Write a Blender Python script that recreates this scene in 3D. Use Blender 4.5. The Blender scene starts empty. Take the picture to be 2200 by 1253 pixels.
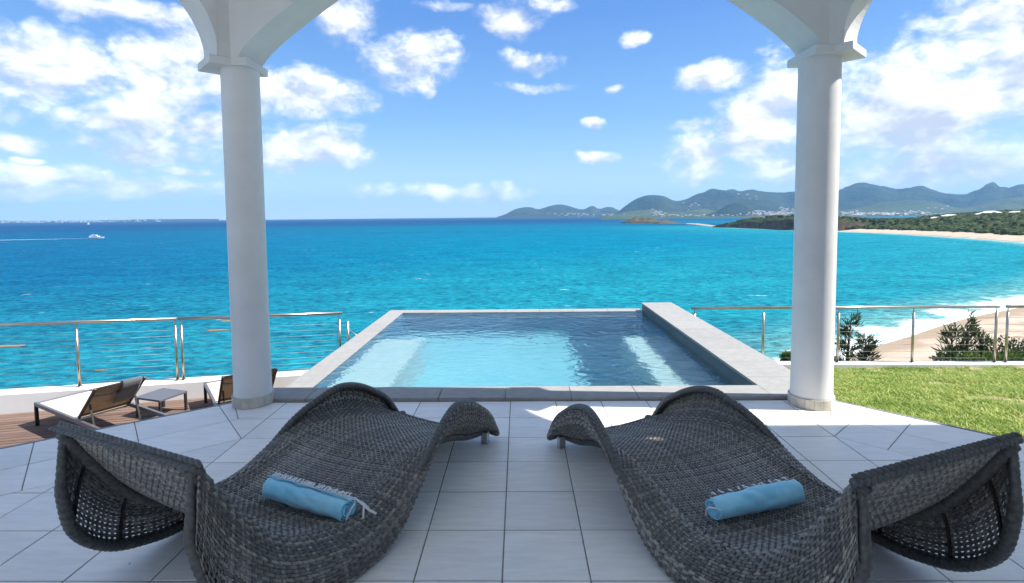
import bpy, math, random
import numpy as np
from mathutils import Vector, Matrix, noise as mnoise
random.seed(7); RNG = np.random.default_rng(7)
scn = bpy.context.scene
COL = scn.collection
rad = math.radians

# ------------------------------------------------------------------ camera
F_PX, CX, CY, CAM_H = 1160.0, 1100.0, 539.0, 1.5          # measured on the 2200 px wide photograph
PSI, PIT, ROLL = math.atan(16 / F_PX), math.atan(74 / F_PX), rad(0.55)
fwd = Vector((-math.sin(PSI) * math.cos(PIT), math.cos(PSI) * math.cos(PIT), -math.sin(PIT)))
rt0 = Vector((math.cos(PSI), math.sin(PSI), 0)); up0 = rt0.cross(fwd)
rt = math.cos(ROLL) * rt0 - math.sin(ROLL) * up0
up = math.cos(ROLL) * up0 + math.sin(ROLL) * rt0
cam = bpy.data.cameras.new('camera'); cam_o = bpy.data.objects.new('camera', cam); COL.objects.link(cam_o)
cam.sensor_width = 36; cam.lens = F_PX / 2200 * 36; cam.shift_y = -(626.5 - CY) / 2200
cam.clip_start = 0.05; cam.clip_end = 120000
m3 = Matrix((rt, up, -fwd)).transposed()
cam_o.matrix_world = Matrix.Translation((0, 0, CAM_H)) @ m3.to_4x4()
scn.camera = cam_o

def ray(px, py):
    return fwd + rt * ((px - CX) / F_PX) - up * ((py - CY) / F_PX)
def at_y(px, py, Y):                                        # world point seen at that pixel, Y metres ahead
    d = ray(px, py); return Vector((0, 0, CAM_H)) + d * (Y / d.y)
def at_z(px, py, z=0.0):
    d = ray(px, py); return Vector((0, 0, CAM_H)) + d * ((z - CAM_H) / d.z)
def ang(px, py):
    d = ray(px, py); return math.degrees(math.atan2(d.x, d.y)), math.degrees(math.atan2(d.z, math.hypot(d.x, d.y)))

# ------------------------------------------------------------------ light, sky, exposure
SUN_EL, SUN_BACK = rad(50), rad(3.5)
sun_dir = Vector((math.cos(SUN_BACK) * math.cos(SUN_EL), -math.sin(SUN_BACK) * math.cos(SUN_EL), math.sin(SUN_EL)))
sl = bpy.data.lights.new('sun', 'SUN'); sl.energy = 2.0; sl.angle = rad(0.55); sl.color = (1.0, 0.95, 0.87)
so = bpy.data.objects.new('sun', sl); COL.objects.link(so)
so.rotation_euler = sun_dir.to_track_quat('Z', 'Y').to_euler()
vs = scn.view_settings
vs.view_transform = 'Standard'; vs.look = 'None'; vs.exposure = 2.28; vs.gamma = 1.0
vs.use_curve_mapping = False
SKY_STRENGTH = 0.13
cy = scn.cycles
cy.max_bounces = 10; cy.diffuse_bounces = 5; cy.glossy_bounces = 4; cy.transmission_bounces = 8
cy.transparent_max_bounces = 12; cy.volume_bounces = 0
cy.caustics_refractive = True; cy.caustics_reflective = False
cy.use_denoising = True
try: cy.denoiser = 'OPENIMAGEDENOISE'
except Exception: pass
cy.sample_clamp_indirect = 6.0

class NT:                                                   # small node-tree writer
    def __init__(s, tree): s.t = tree; tree.nodes.clear()
    def n(s, typ, **kw):
        nd = s.t.nodes.new(typ)
        for k, v in kw.items():
            if k == 'ins':
                for kk, vv in v.items():
                    sock = nd.inputs[kk]
                    if isinstance(vv, bpy.types.NodeSocket): s.t.links.new(vv, sock)
                    else: sock.default_value = vv
            else: setattr(nd, k, v)
        return nd
    def math(s, op, a, b=None, c=None, clamp=False):
        ins = {0: a}
        if b is not None: ins[1] = b
        if c is not None: ins[2] = c
        return s.n('ShaderNodeMath', operation=op, use_clamp=clamp, ins=ins).outputs[0]
    def vm(s, op, a, b=None, c=None, out=0):
        ins = {0: a}
        if b is not None: ins[1] = b
        if c is not None: ins[2] = c
        return s.n('ShaderNodeVectorMath', operation=op, ins=ins).outputs[out]
    def mix(s, f, a, b, blend='MIX'):
        nd = s.n('ShaderNodeMix', data_type='RGBA', blend_type=blend)
        for k, v in ((0, f), (6, a), (7, b)):
            if isinstance(v, bpy.types.NodeSocket): s.t.links.new(v, nd.inputs[k])
            else: nd.inputs[k].default_value = v if k == 0 else (*v[:3], 1)
        return nd.outputs[2]
    def noise(s, vec, scale, detail=4, rough=0.55, dist=0.0, out=0):
        return s.n('ShaderNodeTexNoise', ins={'Vector': vec, 'Scale': scale, 'Detail': detail, 'Roughness': rough, 'Distortion': dist}).outputs[out]
    def sstep(s, x, lo, hi, a=0.0, b=1.0):
        return s.n('ShaderNodeMapRange', interpolation_type='SMOOTHSTEP', ins={0: x, 1: lo, 2: hi, 3: a, 4: b}).outputs[0]
    def ramp(s, x, stops):
        nd = s.n('ShaderNodeValToRGB', ins={0: x}); e = nd.color_ramp.elements
        while len(e) < len(stops): e.new(0.5)
        for el, (p, c) in zip(e, stops): el.position = p; el.color = (*c, 1)
        return nd.outputs[0]

def build_world():
    w = bpy.data.worlds.new('World'); scn.world = w; w.use_nodes = True
    T = NT(w.node_tree)
    sky = T.n('ShaderNodeTexSky', sky_type='NISHITA', sun_disc=False, sun_elevation=SUN_EL, sun_rotation=rad(90) + SUN_BACK,
              air_density=1.0, dust_density=0.15, ozone_density=2.2, altitude=30)
    d = T.n('ShaderNodeTexCoord').outputs['Generated']
    d = T.vm('NORMALIZE', d)
    sep = T.n('ShaderNodeSeparateXYZ', ins={0: d})
    az = T.math('MULTIPLY', T.math('ARCTAN2', sep.outputs[0], sep.outputs[1]), 57.2958)
    el = T.math('MULTIPLY', T.math('ARCSINE', sep.outputs[2]), 57.2958)
    # gentle warp so the cloud masses get uneven outlines
    wn = T.noise(d, 9.0, 2, 0.6, out=1)
    wv = T.vm('MULTIPLY', T.vm('SUBTRACT', wn, (0.5, 0.5, 0.5)), (5.0, 3.0, 0))
    uv = T.vm('ADD', T.n('ShaderNodeCombineXYZ', ins={0: az, 1: el}).outputs[0], wv)
    # cloud masses: (photo x, y, half width, half height up, half height down, weight)
    masses = [(90, 135, 200, 100, 1.0), (330, 165, 150, 110, 1.0), (455, 130, 90, 90, .95), (230, 12, 260, 32, .75), (650, 205, 150, 62, .92),
              (330, 262, 330, 62, .85), (90, 235, 190, 50, .7), (60, 315, 90, 28, .8), (330, 325, 190, 42, .82), (650, 322, 150, 62, .95),
              (160, 400, 420, 40, .84), (130, 382, 220, 22, .84), (350, 402, 170, 18, .84), (60, 432, 240, 18, .75), (400, 370, 70, 12, .8), (300, 368, 30, 9, .85), (84, 355, 52, 11, 1.0), (890, 135, 120, 72, .88), (920, 178, 40, 36, .85), (1085, 42, 85, 46, .85), (1130, 130, 80, 30, .75),
              (960, 14, 60, 20, .7), (1150, 188, 110, 15, .62), (990, 412, 150, 26, .84), (745, 35, 90, 75, .72), (1190, 15, 55, 24, .7),
              (790, 412, 80, 22, .68), (1365, 80, 32, 20, .92), (1545, 165, 86, 36, .9), (1315, 187, 24, 10, .8), (1290, 257, 23, 13, .88),
              (1287, 337, 58, 17, .95), (1488, 267, 60, 17, .8), (2110, 130, 230, 190, 1.0), (1960, 215, 260, 140, 1.0), (1650, 250, 110, 140, .95),
              (1495, 338, 80, 62, 1.0), (1700, 345, 130, 60, .85), (2170, 40, 90, 80, 1.0), (2000, 360, 330, 60, .8), (1690, 380, 60, 18, .8),
              (620, 425, 60, 14, .5), (1290, 425, 30, 12, .45)]
    M = None; HA = None; HW_ = None
    for (x, y, rx, ry, wgt) in masses:
        a, e = ang(x, y); ax = ang(x + rx, y)[0] - ang(x - rx, y)[0]; ey = ang(x, y - ry)[1] - ang(x, y + ry)[1]
        sx, sy = 2 / ax, 2 / ey
        q = T.vm('MULTIPLY_ADD', uv, (sx, sy, 0), (-a * sx, -e * sy, 0))
        r2 = T.vm('DOT_PRODUCT', q, q, out=1)
        b = T.math('MULTIPLY_ADD', r2, -0.55 * wgt, wgt)
        M = b if M is None else T.math('MAXIMUM', M, b)
        wb = T.math('MAXIMUM', b, 0.0); qy = T.n('ShaderNodeSeparateXYZ', ins={0: q}).outputs[1]
        HA = T.math('MULTIPLY', wb, qy) if HA is None else T.math('MULTIPLY_ADD', wb, qy, HA)
        HW_ = wb if HW_ is None else T.math('ADD', HW_, wb)
    # the same kind of sky goes on all round, outside the view
    g = T.noise(T.vm('MULTIPLY', d, (1, 1, 2.2)), 2.6, 2, 0.55)
    outm = T.math('MAXIMUM', T.sstep(T.math('ABSOLUTE', az), 46, 60), T.sstep(el, 24, 34))
    gen = T.math('MULTIPLY', T.math('MULTIPLY', T.sstep(g, 0.42, 0.62), outm), T.sstep(el, -1, 4))
    M = T.math('MAXIMUM', T.math('MAXIMUM', M, gen), 0.0)
    ds = T.vm('MULTIPLY', d, (1, 1, 1.6))
    n1 = T.noise(ds, 12, 6, 0.58, .25)
    n2 = T.noise(T.vm('ADD', ds, (0.020, -0.002, 0.034)), 12, 3, 0.55, .25)
    bil = T.math('ABSOLUTE', T.math('MULTIPLY_ADD', T.noise(T.vm('ADD', ds, T.vm('MULTIPLY', wn, (.05, .05, .05))), 26, 3, .5), 2.0, -1.0))
    f = T.math('ADD', T.math('MULTIPLY', M, 1.08), T.math('MULTIPLY', T.math('SUBTRACT', n1, 0.5), 1.5))
    f = T.math('ADD', f, T.math('MULTIPLY', T.math('SUBTRACT', bil, .2), 0.55))
    dens = T.math('MULTIPLY', T.sstep(f, 0.27, 1.06), T.sstep(M, 0.02, 0.30))
    # sunlit upper right flanks, bluish undersides
    light = T.math('ADD', .50, T.math('MULTIPLY', T.math('SUBTRACT', n1, n2), 2.6), clamp=True)
    light = T.math('ADD', light, T.math('MULTIPLY', T.math('SUBTRACT', bil, .22), .45), clamp=True)
    big = T.noise(T.vm('ADD', ds, (3, 1, 2)), 7, 2, 0.5)
    light = T.math('ADD', light, T.math('MULTIPLY', T.math('SUBTRACT', big, .5), 1.0), clamp=True)
    hgt = T.math('DIVIDE', HA, T.math('ADD', HW_, .05))
    light = T.math('ADD', T.math('MULTIPLY_ADD', light, .85, .02), T.math('MULTIPLY', hgt, .42), clamp=True)
    ccol = T.mix(light, (1.12, 1.22, 1.42), (2.75, 2.72, 2.65))
    # humid sea air: the blue pales towards the horizon, all the way round
    air = T.ramp(T.math('DIVIDE', el, 60.0, clamp=True), [(0.0, (.70, .98, 1.22)), (.05, (.54, .87, 1.20)), (.167, (.235, .60, 1.16)), (.33, (.10, .36, 1.04)), (1.0, (.095, .32, .9))])
    base = T.mix(0.9, sky.outputs[0], air)
    col = T.mix(T.math('MULTIPLY', dens, 0.97), base, ccol)
    bg = T.n('ShaderNodeBackground', ins={'Color': col, 'Strength': SKY_STRENGTH})
    T.n('ShaderNodeOutputWorld', ins={0: bg.outputs[0]})
    w.cycles.sampling_method = 'MANUAL'; w.cycles.sample_map_resolution = 1024
build_world()

# ------------------------------------------------------------------ mesh helpers
def link(o): COL.objects.link(o); return o
def mesh_from(name, V, Fc, smooth=False):
    me = bpy.data.meshes.new(name)
    me.from_pydata([tuple(v) for v in V], [], [tuple(f) for f in Fc]); me.update()
    if smooth: me.polygons.foreach_set('use_smooth', [True] * len(me.polygons))
    return me
def fast_mesh(name, V, quads, smooth=False):                # numpy quads (n,4) or tris (n,3)
    V = np.asarray(V, np.float32); Q = np.asarray(quads, np.int32); k = Q.shape[1]
    me = bpy.data.meshes.new(name)
    me.vertices.add(len(V)); me.vertices.foreach_set('co', V.ravel())
    me.loops.add(Q.size); me.loops.foreach_set('vertex_index', Q.ravel())
    me.polygons.add(len(Q)); me.polygons.foreach_set('loop_start', np.arange(0, Q.size, k, dtype=np.int32))
    me.polygons.foreach_set('use_smooth', np.full(len(Q), smooth)); me.update(calc_edges=True); me.validate()
    return me
def obj(name, me, mat=None, parent=None, bevel=None):
    o = bpy.data.objects.new(name, me)
    if mat is not None and me is not None and len(me.materials) == 0: me.materials.append(mat)
    link(o)
    if parent is not None: o.parent = parent
    if bevel:
        b = o.modifiers.new('bevel', 'BEVEL'); b.width = bevel; b.segments = 2; b.limit_method = 'ANGLE'; b.angle_limit = rad(40)
    return o
def empty(name, loc=(0, 0, 0), rz=0.0):
    o = bpy.data.objects.new(name, None); o.location = loc; o.rotation_euler = (0, 0, rz); return link(o)
def tag(o, label=None, cat=None, group=None, kind=None):
    if label: o['label'] = label
    if cat: o['category'] = cat
    if group: o['group'] = group
    if kind: o['kind'] = kind
    return o
class MB:
    def __init__(s): s.V = []; s.F = []
    def add(s, V, Fc):
        b = len(s.V); s.V += [tuple(v) for v in V]; s.F += [tuple(i + b for i in f) for f in Fc]; return s
    def box(s, x0, x1, y0, y1, z0, z1):
        return s.add([(x0,y0,z0),(x1,y0,z0),(x1,y1,z0),(x0,y1,z0),(x0,y0,z1),(x1,y0,z1),(x1,y1,z1),(x0,y1,z1)],
                     [(0,3,2,1),(4,5,6,7),(0,1,5,4),(1,2,6,5),(2,3,7,6),(3,0,4,7)])
    def prism(s, P, z0, z1):
        n = len(P)
        if sum(P[i][0]*P[(i+1)%n][1]-P[(i+1)%n][0]*P[i][1] for i in range(n)) < 0: P = P[::-1]
        V = [(x, y, z0) for x, y in P] + [(x, y, z1) for x, y in P]
        return s.add(V, [tuple(range(n))[::-1], tuple(range(n, 2*n))] + [(i, (i+1)%n, (i+1)%n+n, i+n) for i in range(n)])
    def bar(s, p0, p1, w, h, upv=(0, 0, 1)):                # rectangular bar between two points
        p0, p1 = Vector(p0), Vector(p1); d = (p1 - p0).normalized(); u = Vector(upv)
        if abs(d.dot(u)) > .98: u = Vector((1, 0, 0))
        a = d.cross(u).normalized() * (w / 2); b = a.cross(d).normalized() * (h / 2)
        V = [p + sa * a + sb * b for p in (p0, p1) for sa, sb in ((-1,-1),(1,-1),(1,1),(-1,1))]
        return s.add(V, [(3,2,1,0),(4,5,6,7),(0,1,5,4),(1,2,6,5),(2,3,7,6),(3,0,4,7)])
    def tube(s, pts, r, n=10, caps=True):
        pts = [Vector(p) for p in pts]; N = len(pts); R = r if isinstance(r, (list, tuple)) else [r] * N
        V = []; prev = None
        for i, p in enumerate(pts):
            d = (pts[min(i+1, N-1)] - pts[max(i-1, 0)]).normalized()
            if prev is None:
                u = Vector((0, 0, 1)) if abs(d.z) < .9 else Vector((1, 0, 0))
                a = d.cross(u).normalized()
            else:
                a = (prev - d * prev.dot(d)).normalized()
            prev = a; b = d.cross(a)
            V += [p + R[i] * (math.cos(t) * a + math.sin(t) * b) for t in (2*math.pi*k/n for k in range(n))]
        Fc = [(i*n+k, i*n+(k+1)%n, (i+1)*n+(k+1)%n, (i+1)*n+k) for i in range(N-1) for k in range(n)]
        if caps: Fc += [tuple(range(n))[::-1], tuple(range((N-1)*n, N*n))]
        return s.add(V, Fc)
    def lathe(s, prof, n=48, c=(0, 0)):
        V = [(c[0] + r*math.cos(2*math.pi*k/n), c[1] + r*math.sin(2*math.pi*k/n), z) for r, z in prof for k in range(n)]
        Fc = [(i*n+k, i*n+(k+1)%n, (i+1)*n+(k+1)%n, (i+1)*n+k) for i in range(len(prof)-1) for k in range(n)]
        return s.add(V, Fc)
    def grid(s, G):                                          # G[i][j] points
        ni, nj = len(G), len(G[0])
        return s.add([p for row in G for p in row], [(i*nj+j, i*nj+j+1, (i+1)*nj+j+1, (i+1)*nj+j) for i in range(ni-1) for j in range(nj-1)])
    def build(s, name, mat, parent=None, smooth=False, bevel=None):
        return obj(name, mesh_from(name, s.V, s.F, smooth), mat, parent, bevel)
def clip(P, a, b, c):                                        # keep a*x+b*y<=c
    out = []
    for i in range(len(P)):
        p, q = P[i], P[(i+1) % len(P)]; dp, dq = a*p[0]+b*p[1]-c, a*q[0]+b*q[1]-c
        if dp <= 0: out.append(p)
        if dp * dq < 0:
            t = dp / (dp - dq); out.append((p[0]+t*(q[0]-p[0]), p[1]+t*(q[1]-p[1])))
    return out
def lerp(tab, x):
    return float(np.interp(x, [t[0] for t in tab], [t[1] for t in tab]))
def smooth_tab(tab):                                         # monotone-ish cubic through table points
    xs = np.array([t[0] for t in tab]); ys = np.array([t[1] for t in tab])
    d = np.gradient(ys, xs)
    def f(x):
        x = np.clip(np.asarray(x, float), xs[0], xs[-1]); i = np.clip(np.searchsorted(xs, x) - 1, 0, len(xs) - 2)
        h = xs[i+1] - xs[i]; t = (x - xs[i]) / h
        return ((2*t**3-3*t**2+1)*ys[i] + (t**3-2*t**2+t)*h*d[i] + (-2*t**3+3*t**2)*ys[i+1] + (t**3-t**2)*h*d[i+1])
    return f

# ------------------------------------------------------------------ materials
def mat(name, col, rough=0.6, spec=0.3, metal=0.0, var=0.0, vscale=6.0, col2=None, bump=0.0, bscale=60.0, coord='Object', rand=0.0, stretch=(1,1,1), sheen=0.0, transl=0.0, bdist=0.01):
    m = bpy.data.materials.new(name); m.use_nodes = True; T = NT(m.node_tree)
    tc = T.n('ShaderNodeTexCoord').outputs[coord]
    v = T.vm('MULTIPLY', tc, stretch)
    if rand:
        ri = T.n('ShaderNodeObjectInfo').outputs['Random']
        v = T.vm('ADD', v, T.vm('MULTIPLY', T.n('ShaderNodeCombineXYZ', ins={0: ri, 1: ri, 2: ri}).outputs[0], (37., 71., 13.)))
    c = T.n('ShaderNodeRGB'); c.outputs[0].default_value = (*col, 1); c = c.outputs[0]
    if var or col2:
        f = T.sstep(T.noise(v, vscale, 5, 0.6), 0.32, 0.68)
        c = T.mix(f, col, col2 if col2 else tuple(x * (1 - var) for x in col))
    if rand:
        k = T.math('MULTIPLY_ADD', ri, rand, 1 - rand / 2)
        c = T.mix(1.0, c, T.n('ShaderNodeCombineXYZ', ins={0: k, 1: k, 2: k}).outputs[0], 'MULTIPLY')
    p = T.n('ShaderNodeBsdfPrincipled', ins={'Base Color': c, 'Roughness': rough, 'Metallic': metal, 'Specular IOR Level': spec, 'Sheen Weight': sheen})
    if bump:
        bn = T.n('ShaderNodeBump', ins={'Strength': bump, 'Distance': bdist, 'Height': T.noise(v, bscale, 5, 0.6)})
        T.t.links.new(bn.outputs[0], p.inputs['Normal'])
    sh = p.outputs[0]
    if transl:
        tr = T.n('ShaderNodeBsdfTranslucent', ins={'Color': c})
        sh = T.n('ShaderNodeMixShader', ins={0: transl, 1: sh, 2: tr.outputs[0]}).outputs[0]
    T.n('ShaderNodeOutputMaterial', ins={0: sh})
    return m
M_WHITE = mat('white_plaster', (.74, .73, .712), .75, .25, var=.10, vscale=1.6, bump=.25, bscale=35, bdist=.006)
M_SHAFT = mat('white_column_paint', (.75, .74, .722), .6, .3, var=.08, vscale=3, bump=.12, bscale=22, bdist=.006)
def tile_mat():
    m = bpy.data.materials.new('porcelain_tile'); m.use_nodes = True; T = NT(m.node_tree)
    O = T.n('ShaderNodeTexCoord').outputs['Object']; P = T.n('ShaderNodeNewGeometry').outputs['Position']; ri = T.n('ShaderNodeObjectInfo').outputs['Random']
    v = T.vm('ADD', T.vm('MULTIPLY', O, (1, 6, 1)), T.vm('MULTIPLY', T.n('ShaderNodeCombineXYZ', ins={0: ri, 1: ri, 2: ri}).outputs[0], (37., 71., 13.)))
    c = T.mix(T.sstep(T.noise(v, 5, 6, .65), .34, .66), (.77, .75, .715), (.85, .83, .795))
    k = T.math('MULTIPLY_ADD', ri, .11, .93)
    c = T.mix(1.0, c, T.n('ShaderNodeCombineXYZ', ins={0: k, 1: k, 2: T.math('MULTIPLY_ADD', ri, .085, .94)}).outputs[0], 'MULTIPLY')
    c = T.mix(T.math('MULTIPLY', T.sstep(T.noise(P, 1.7, 6, .7), .54, .78), .2), c, (.55, .52, .48))       # faint grime and dried splashes
    sp = T.sstep(T.noise(P, 26, 2, .5), .765, .79)
    c = T.mix(T.math('MULTIPLY', sp, .6), c, (.22, .19, .16))
    r = T.n('ShaderNodeMapRange', ins={0: T.noise(P, 3.1, 5, .65), 1: .35, 2: .65, 3: .30, 4: .5}).outputs[0]
    bn = T.n('ShaderNodeBump', ins={'Strength': .15, 'Distance': .002, 'Height': T.noise(v, 22, 5, .6)})
    p = T.n('ShaderNodeBsdfPrincipled', ins={'Base Color': c, 'Roughness': r, 'Specular IOR Level': .4, 'Normal': bn.outputs[0]})
    T.n('ShaderNodeOutputMaterial', ins={0: p.outputs[0]}); return m
M_TILE = tile_mat()
M_GROUT = mat('grey_grout', (.24, .235, .225), .9, .1, var=.35, vscale=20)
M_SKIRT = mat('skirting_tile', (.55, .52, .46), .5, .3, col2=(.42, .38, .31), vscale=7, rand=.15)
M_STONE = mat('coping_stone', (.265, .265, .258), .7, .25, col2=(.305, .303, .294), vscale=14, rand=.08, bump=.25, bscale=70, bdist=.004)
M_STEEL = mat('stainless_steel', (.50, .43, .35), .3, .5, metal=1.0, var=.12, vscale=8)
M_BLACKMETAL = mat('black_metal', (.028, .026, .026), .4, .4)
M_ALU = mat('satin_aluminium', (.17, .17, .19), .4, .5, metal=.5)
M_SEATSLING = mat('sling_sun_tone', (.62, .56, .48), .8, .2, var=.1, vscale=20)  # same cloth as the back, with full sun painted in as a paler tone
M_CABLE = mat('steel_cable', (.22, .21, .20), .55, .4, metal=.6)
M_SLING = mat('sling_shade_tone', (.30, .19, .105), .8, .2, var=.2, vscale=30, bump=.3, bscale=300, bdist=.002, transl=.25)  # same beige cloth seen from behind, its shade painted in as tan
M_GREYTOWEL = mat('grey_towel', (.12, .125, .135), .95, .1, var=.2, vscale=20, bump=.5, bscale=120, bdist=.004, sheen=.3)
M_WOOD = mat('deck_timber', (.21, .14, .11), .75, .2, col2=(.13, .088, .072), vscale=5, rand=.45, stretch=(.6, 14, 6), bump=.3, bscale=20, bdist=.003)
M_PLINTH = mat('edge_trim', (.22, .23, .25), .5, .3, var=.2)
M_BASINDARK = mat('pool_wall_tile', (.085, .12, .14), .5, .3, var=.12, vscale=9)

# ------------------------------------------------------------------ terrace floor
TX, TY, X0, Y0 = .366, .3615, -.083, 4.305
VL, VR = Vector((-1.913, 3.582)), Vector((2.113, 3.582))          # inner corners of the angled borders
dL = Vector((1.085, .866)).normalized(); dR = Vector((.645, -.675)).normalized()
nL = Vector((-dL.y, dL.x)); nR = Vector((-dR.y, dR.x))              # outward normals
EL, ER = Vector((-2.353, 4.293)), Vector((2.514, 4.268))            # points on the outer edges
wL = (EL - VL).dot(nL); wR = (ER - VR).dot(nR)
FRONT = 4.300
def hp(n, p): return (n.x, n.y, n.dot(p))
floor = None
def build_terrace():
    global floor
    P = [(-7, -3.2), (7, -3.2), (7, FRONT), (-7, FRONT)]
    P = clip(P, *hp(nL, EL - nL * .004)); P = clip(P, *hp(nR, ER - nR * .004))
    floor = MB().prism(P, -.35, -.0022).build('terrace_floor', M_GROUT); tag(floor, kind='structure')
    def tile(P2, name='tile'):
        # joint 5 mm, chamfered lip
        c = Vector((sum(p[0] for p in P2) / len(P2), sum(p[1] for p in P2) / len(P2)))
        n = len(P2)
        def inset(d):
            R = [( -50, -50), (50, -50), (50, 50), (-50, 50)]
            for i in range(n):
                a, b = Vector(P2[i]), Vector(P2[(i+1) % n]); e = b - a
                if e.length < 1e-6: continue
                e.normalize(); nn = Vector((e.y, -e.x))
                if nn.dot(a - c) < 0: nn = -nn
                R = clip(R, nn.x, nn.y, nn.dot(a) - d)
                if len(R) < 3: return None
            return R
        A = inset(.003); B = inset(.0048)
        if not A or not B or len(A) != len(B): return
        area = abs(sum(B[i][0]*B[(i+1)%len(B)][1]-B[(i+1)%len(B)][0]*B[i][1] for i in range(len(B)))) / 2
        if area < .0015 or area > .3: return
        k = len(A); V = []; dz = random.uniform(-.0006, .0006)
        for R, z in ((A, -.02), (A, -.0018), (B, 0 + dz)): V += [(p[0]-c.x, p[1]-c.y, z) for p in R]
        Fc = [(i, (i+1)%k, k+(i+1)%k, k+i) for i in range(k)] + [(k+i, k+(i+1)%k, 2*k+(i+1)%k, 2*k+i) for i in range(k)] + [tuple(range(2*k, 3*k))]
        o = obj(name, mesh_from('tile', V, Fc), M_TILE, floor); o.location = (c.x, c.y, 0)
        o.rotation_euler = (random.uniform(-.0012, .0012), random.uniform(-.0012, .0012), 0)
    def mitre(n, sg):                                        # normal pointing to the border side of the mitre joint
        m = (Vector((0, 1)) + n).normalized(); mn = Vector((m.y, -m.x))
        return mn if mn.x * sg > 0 else -mn
    for i in range(-15, 16):
        for j in range(0, 15):
            x, y1 = X0 + i * TX, Y0 - j * TY
            Q = [(x, y1 - TY), (x + TX, y1 - TY), (x + TX, y1), (x, y1)]
            Q = clip(Q, 0, 1, FRONT)
            for V0, n, sg in ((VL, nL, -1), (VR, nR, 1)):
                if j < 2: Q = clip(Q, sg, 0, sg*V0.x) if len(Q) > 2 else Q
                else: Q = clip(Q, *hp(n, V0)) if len(Q) > 2 else Q
            if len(Q) >= 3: tile(Q)
    for V0, d, n, w, sgn, phase in ((VL, -dL, nL, wL, -1, .0), (VR, dR, nR, wR, 1, .30)):
        for row in range(2):
            for k in range(-4, 9):
                s0 = k * .56 + phase; a = V0 + d * s0 + n * (row * w / 2); b = a + d * .56; c2 = b + n * (w / 2); d2 = a + n * (w / 2)
                Q = [tuple(p) for p in (a, b, c2, d2)]
                Q = clip(Q, 0, 1, FRONT); Q = clip(Q, *hp(-n, V0)) if Q else Q
                other = (nR, ER) if sgn < 0 else (nL, EL)
                Q = clip(Q, *hp(*other)) if len(Q) > 2 else Q
                if len(Q) > 2: Q = clip(Q, *hp(-d, V0))
                if len(Q) > 2: tile(Q)
        def meet(y, o):                                     # where a front row line meets a border row line
            p = V0 + n*o; return p + d*((y - p.y)/d.y)
        A1, A2, B1, B2 = Vector((V0.x, V0.y + TY)), Vector((V0.x, FRONT)), V0 + n*(w/2), V0 + n*w
        M1, M2 = meet(A1.y, w/2), meet(FRONT, w)
        for Q in ((V0, A1, M1, B1), (A1, A2, M2, M1), (M1, M2, B2, B1)): tile([tuple(p) for p in Q])
    MB().box(-6.9, 6.9, -3.19, Y0 - 15*TY - .003, -.002, .0).build('bounce_paving', M_TILE, floor)  # unseen court behind the camera, added to bounce sunlight onto the terrace
    # slim edge trim along the two angled edges and the plinth under them
    for E0, d, n in ((EL, -dL, nL), (ER, dR, nR)):
        a = E0 + d * -.02; b = E0 + d * 4.2
        Q = [tuple(p) for p in (a, b, b + n * .02, a + n * .02)]
        MB().prism(Q, -.06, .002).build('edge_trim', M_PLINTH, floor)
        Q = [tuple(p) for p in (a - n * .5, b - n * .5, b - n * .002, a - n * .002)]
        MB().prism(Q, -3.0, -.351).build('retaining_wall', M_WHITE, floor)
build_terrace()

# ------------------------------------------------------------------ columns
def column(c, capital, R, label, rot):
    root = empty('column', (c[0], c[1], 0))
    prof = [(R*1.03, .075), (R*1.03, .09), (R*1.01, .12), (R, .3), (R*.99, 1.6), (R*.985, 2.66)]
    MB().lathe(prof, 64).build('shaft', M_SHAFT, root, smooth=True)
    MB().prism([(x - c[0], y - c[1]) for x, y in capital], 2.66, 2.72).build('capital', M_WHITE, root, bevel=.006)
    MB().lathe([(R*1.07, .004), (R*1.07, .079), (R*1.02, .0795)], 64).build('base_ring', M_GROUT, root)
    n = 16
    b = MB(); w = 2 * math.pi / n; r0, r1 = R * 1.06, R * 1.115
    K = 4; V = []
    for k in range(K + 1):
        t = -w/2 * .97 + w * .97 * k / K
        for r, z in ((r0, .003), (r1, .003), (r1, .078), (r1 - .002, .080), (r0, .080)): V.append((r*math.cos(t), r*math.sin(t), z))
    Fc = [(k*5+i, k*5+(i+1)%5, (k+1)*5+(i+1)%5, (k+1)*5+i) for k in range(K) for i in range(5)] + [(0,1,2,3,4), (K*5+4,K*5+3,K*5+2,K*5+1,K*5)]
    me = mesh_from('skirting_tile', V, Fc)
    for k in range(n):
        o = obj('skirting_tile', me, M_SKIRT, root); o.rotation_euler = (0, 0, rot + k * w)
    tag(root, label, 'column', 'round white columns of the terrace porch')
CL, CR = (-2.185, 4.30), (2.288, 4.205)
capL = [(-2.05, 4.13), (-2.17, 4.13), (-2.275, 4.03), (-2.515, 4.29), (-2.325, 4.49), (-2.05, 4.49)]
capR = [(2.15, 4.01), (2.295, 4.01), (2.37, 3.93), (2.615, 4.17), (2.365, 4.43), (2.15, 4.43)]
column(CL, capL, .142, 'white round column standing left of the pool, nearest the brown sun loungers', .1)
column(CR, capR, .148, 'white round column standing at the lawn corner, its right side sunlit', .25)

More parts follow.
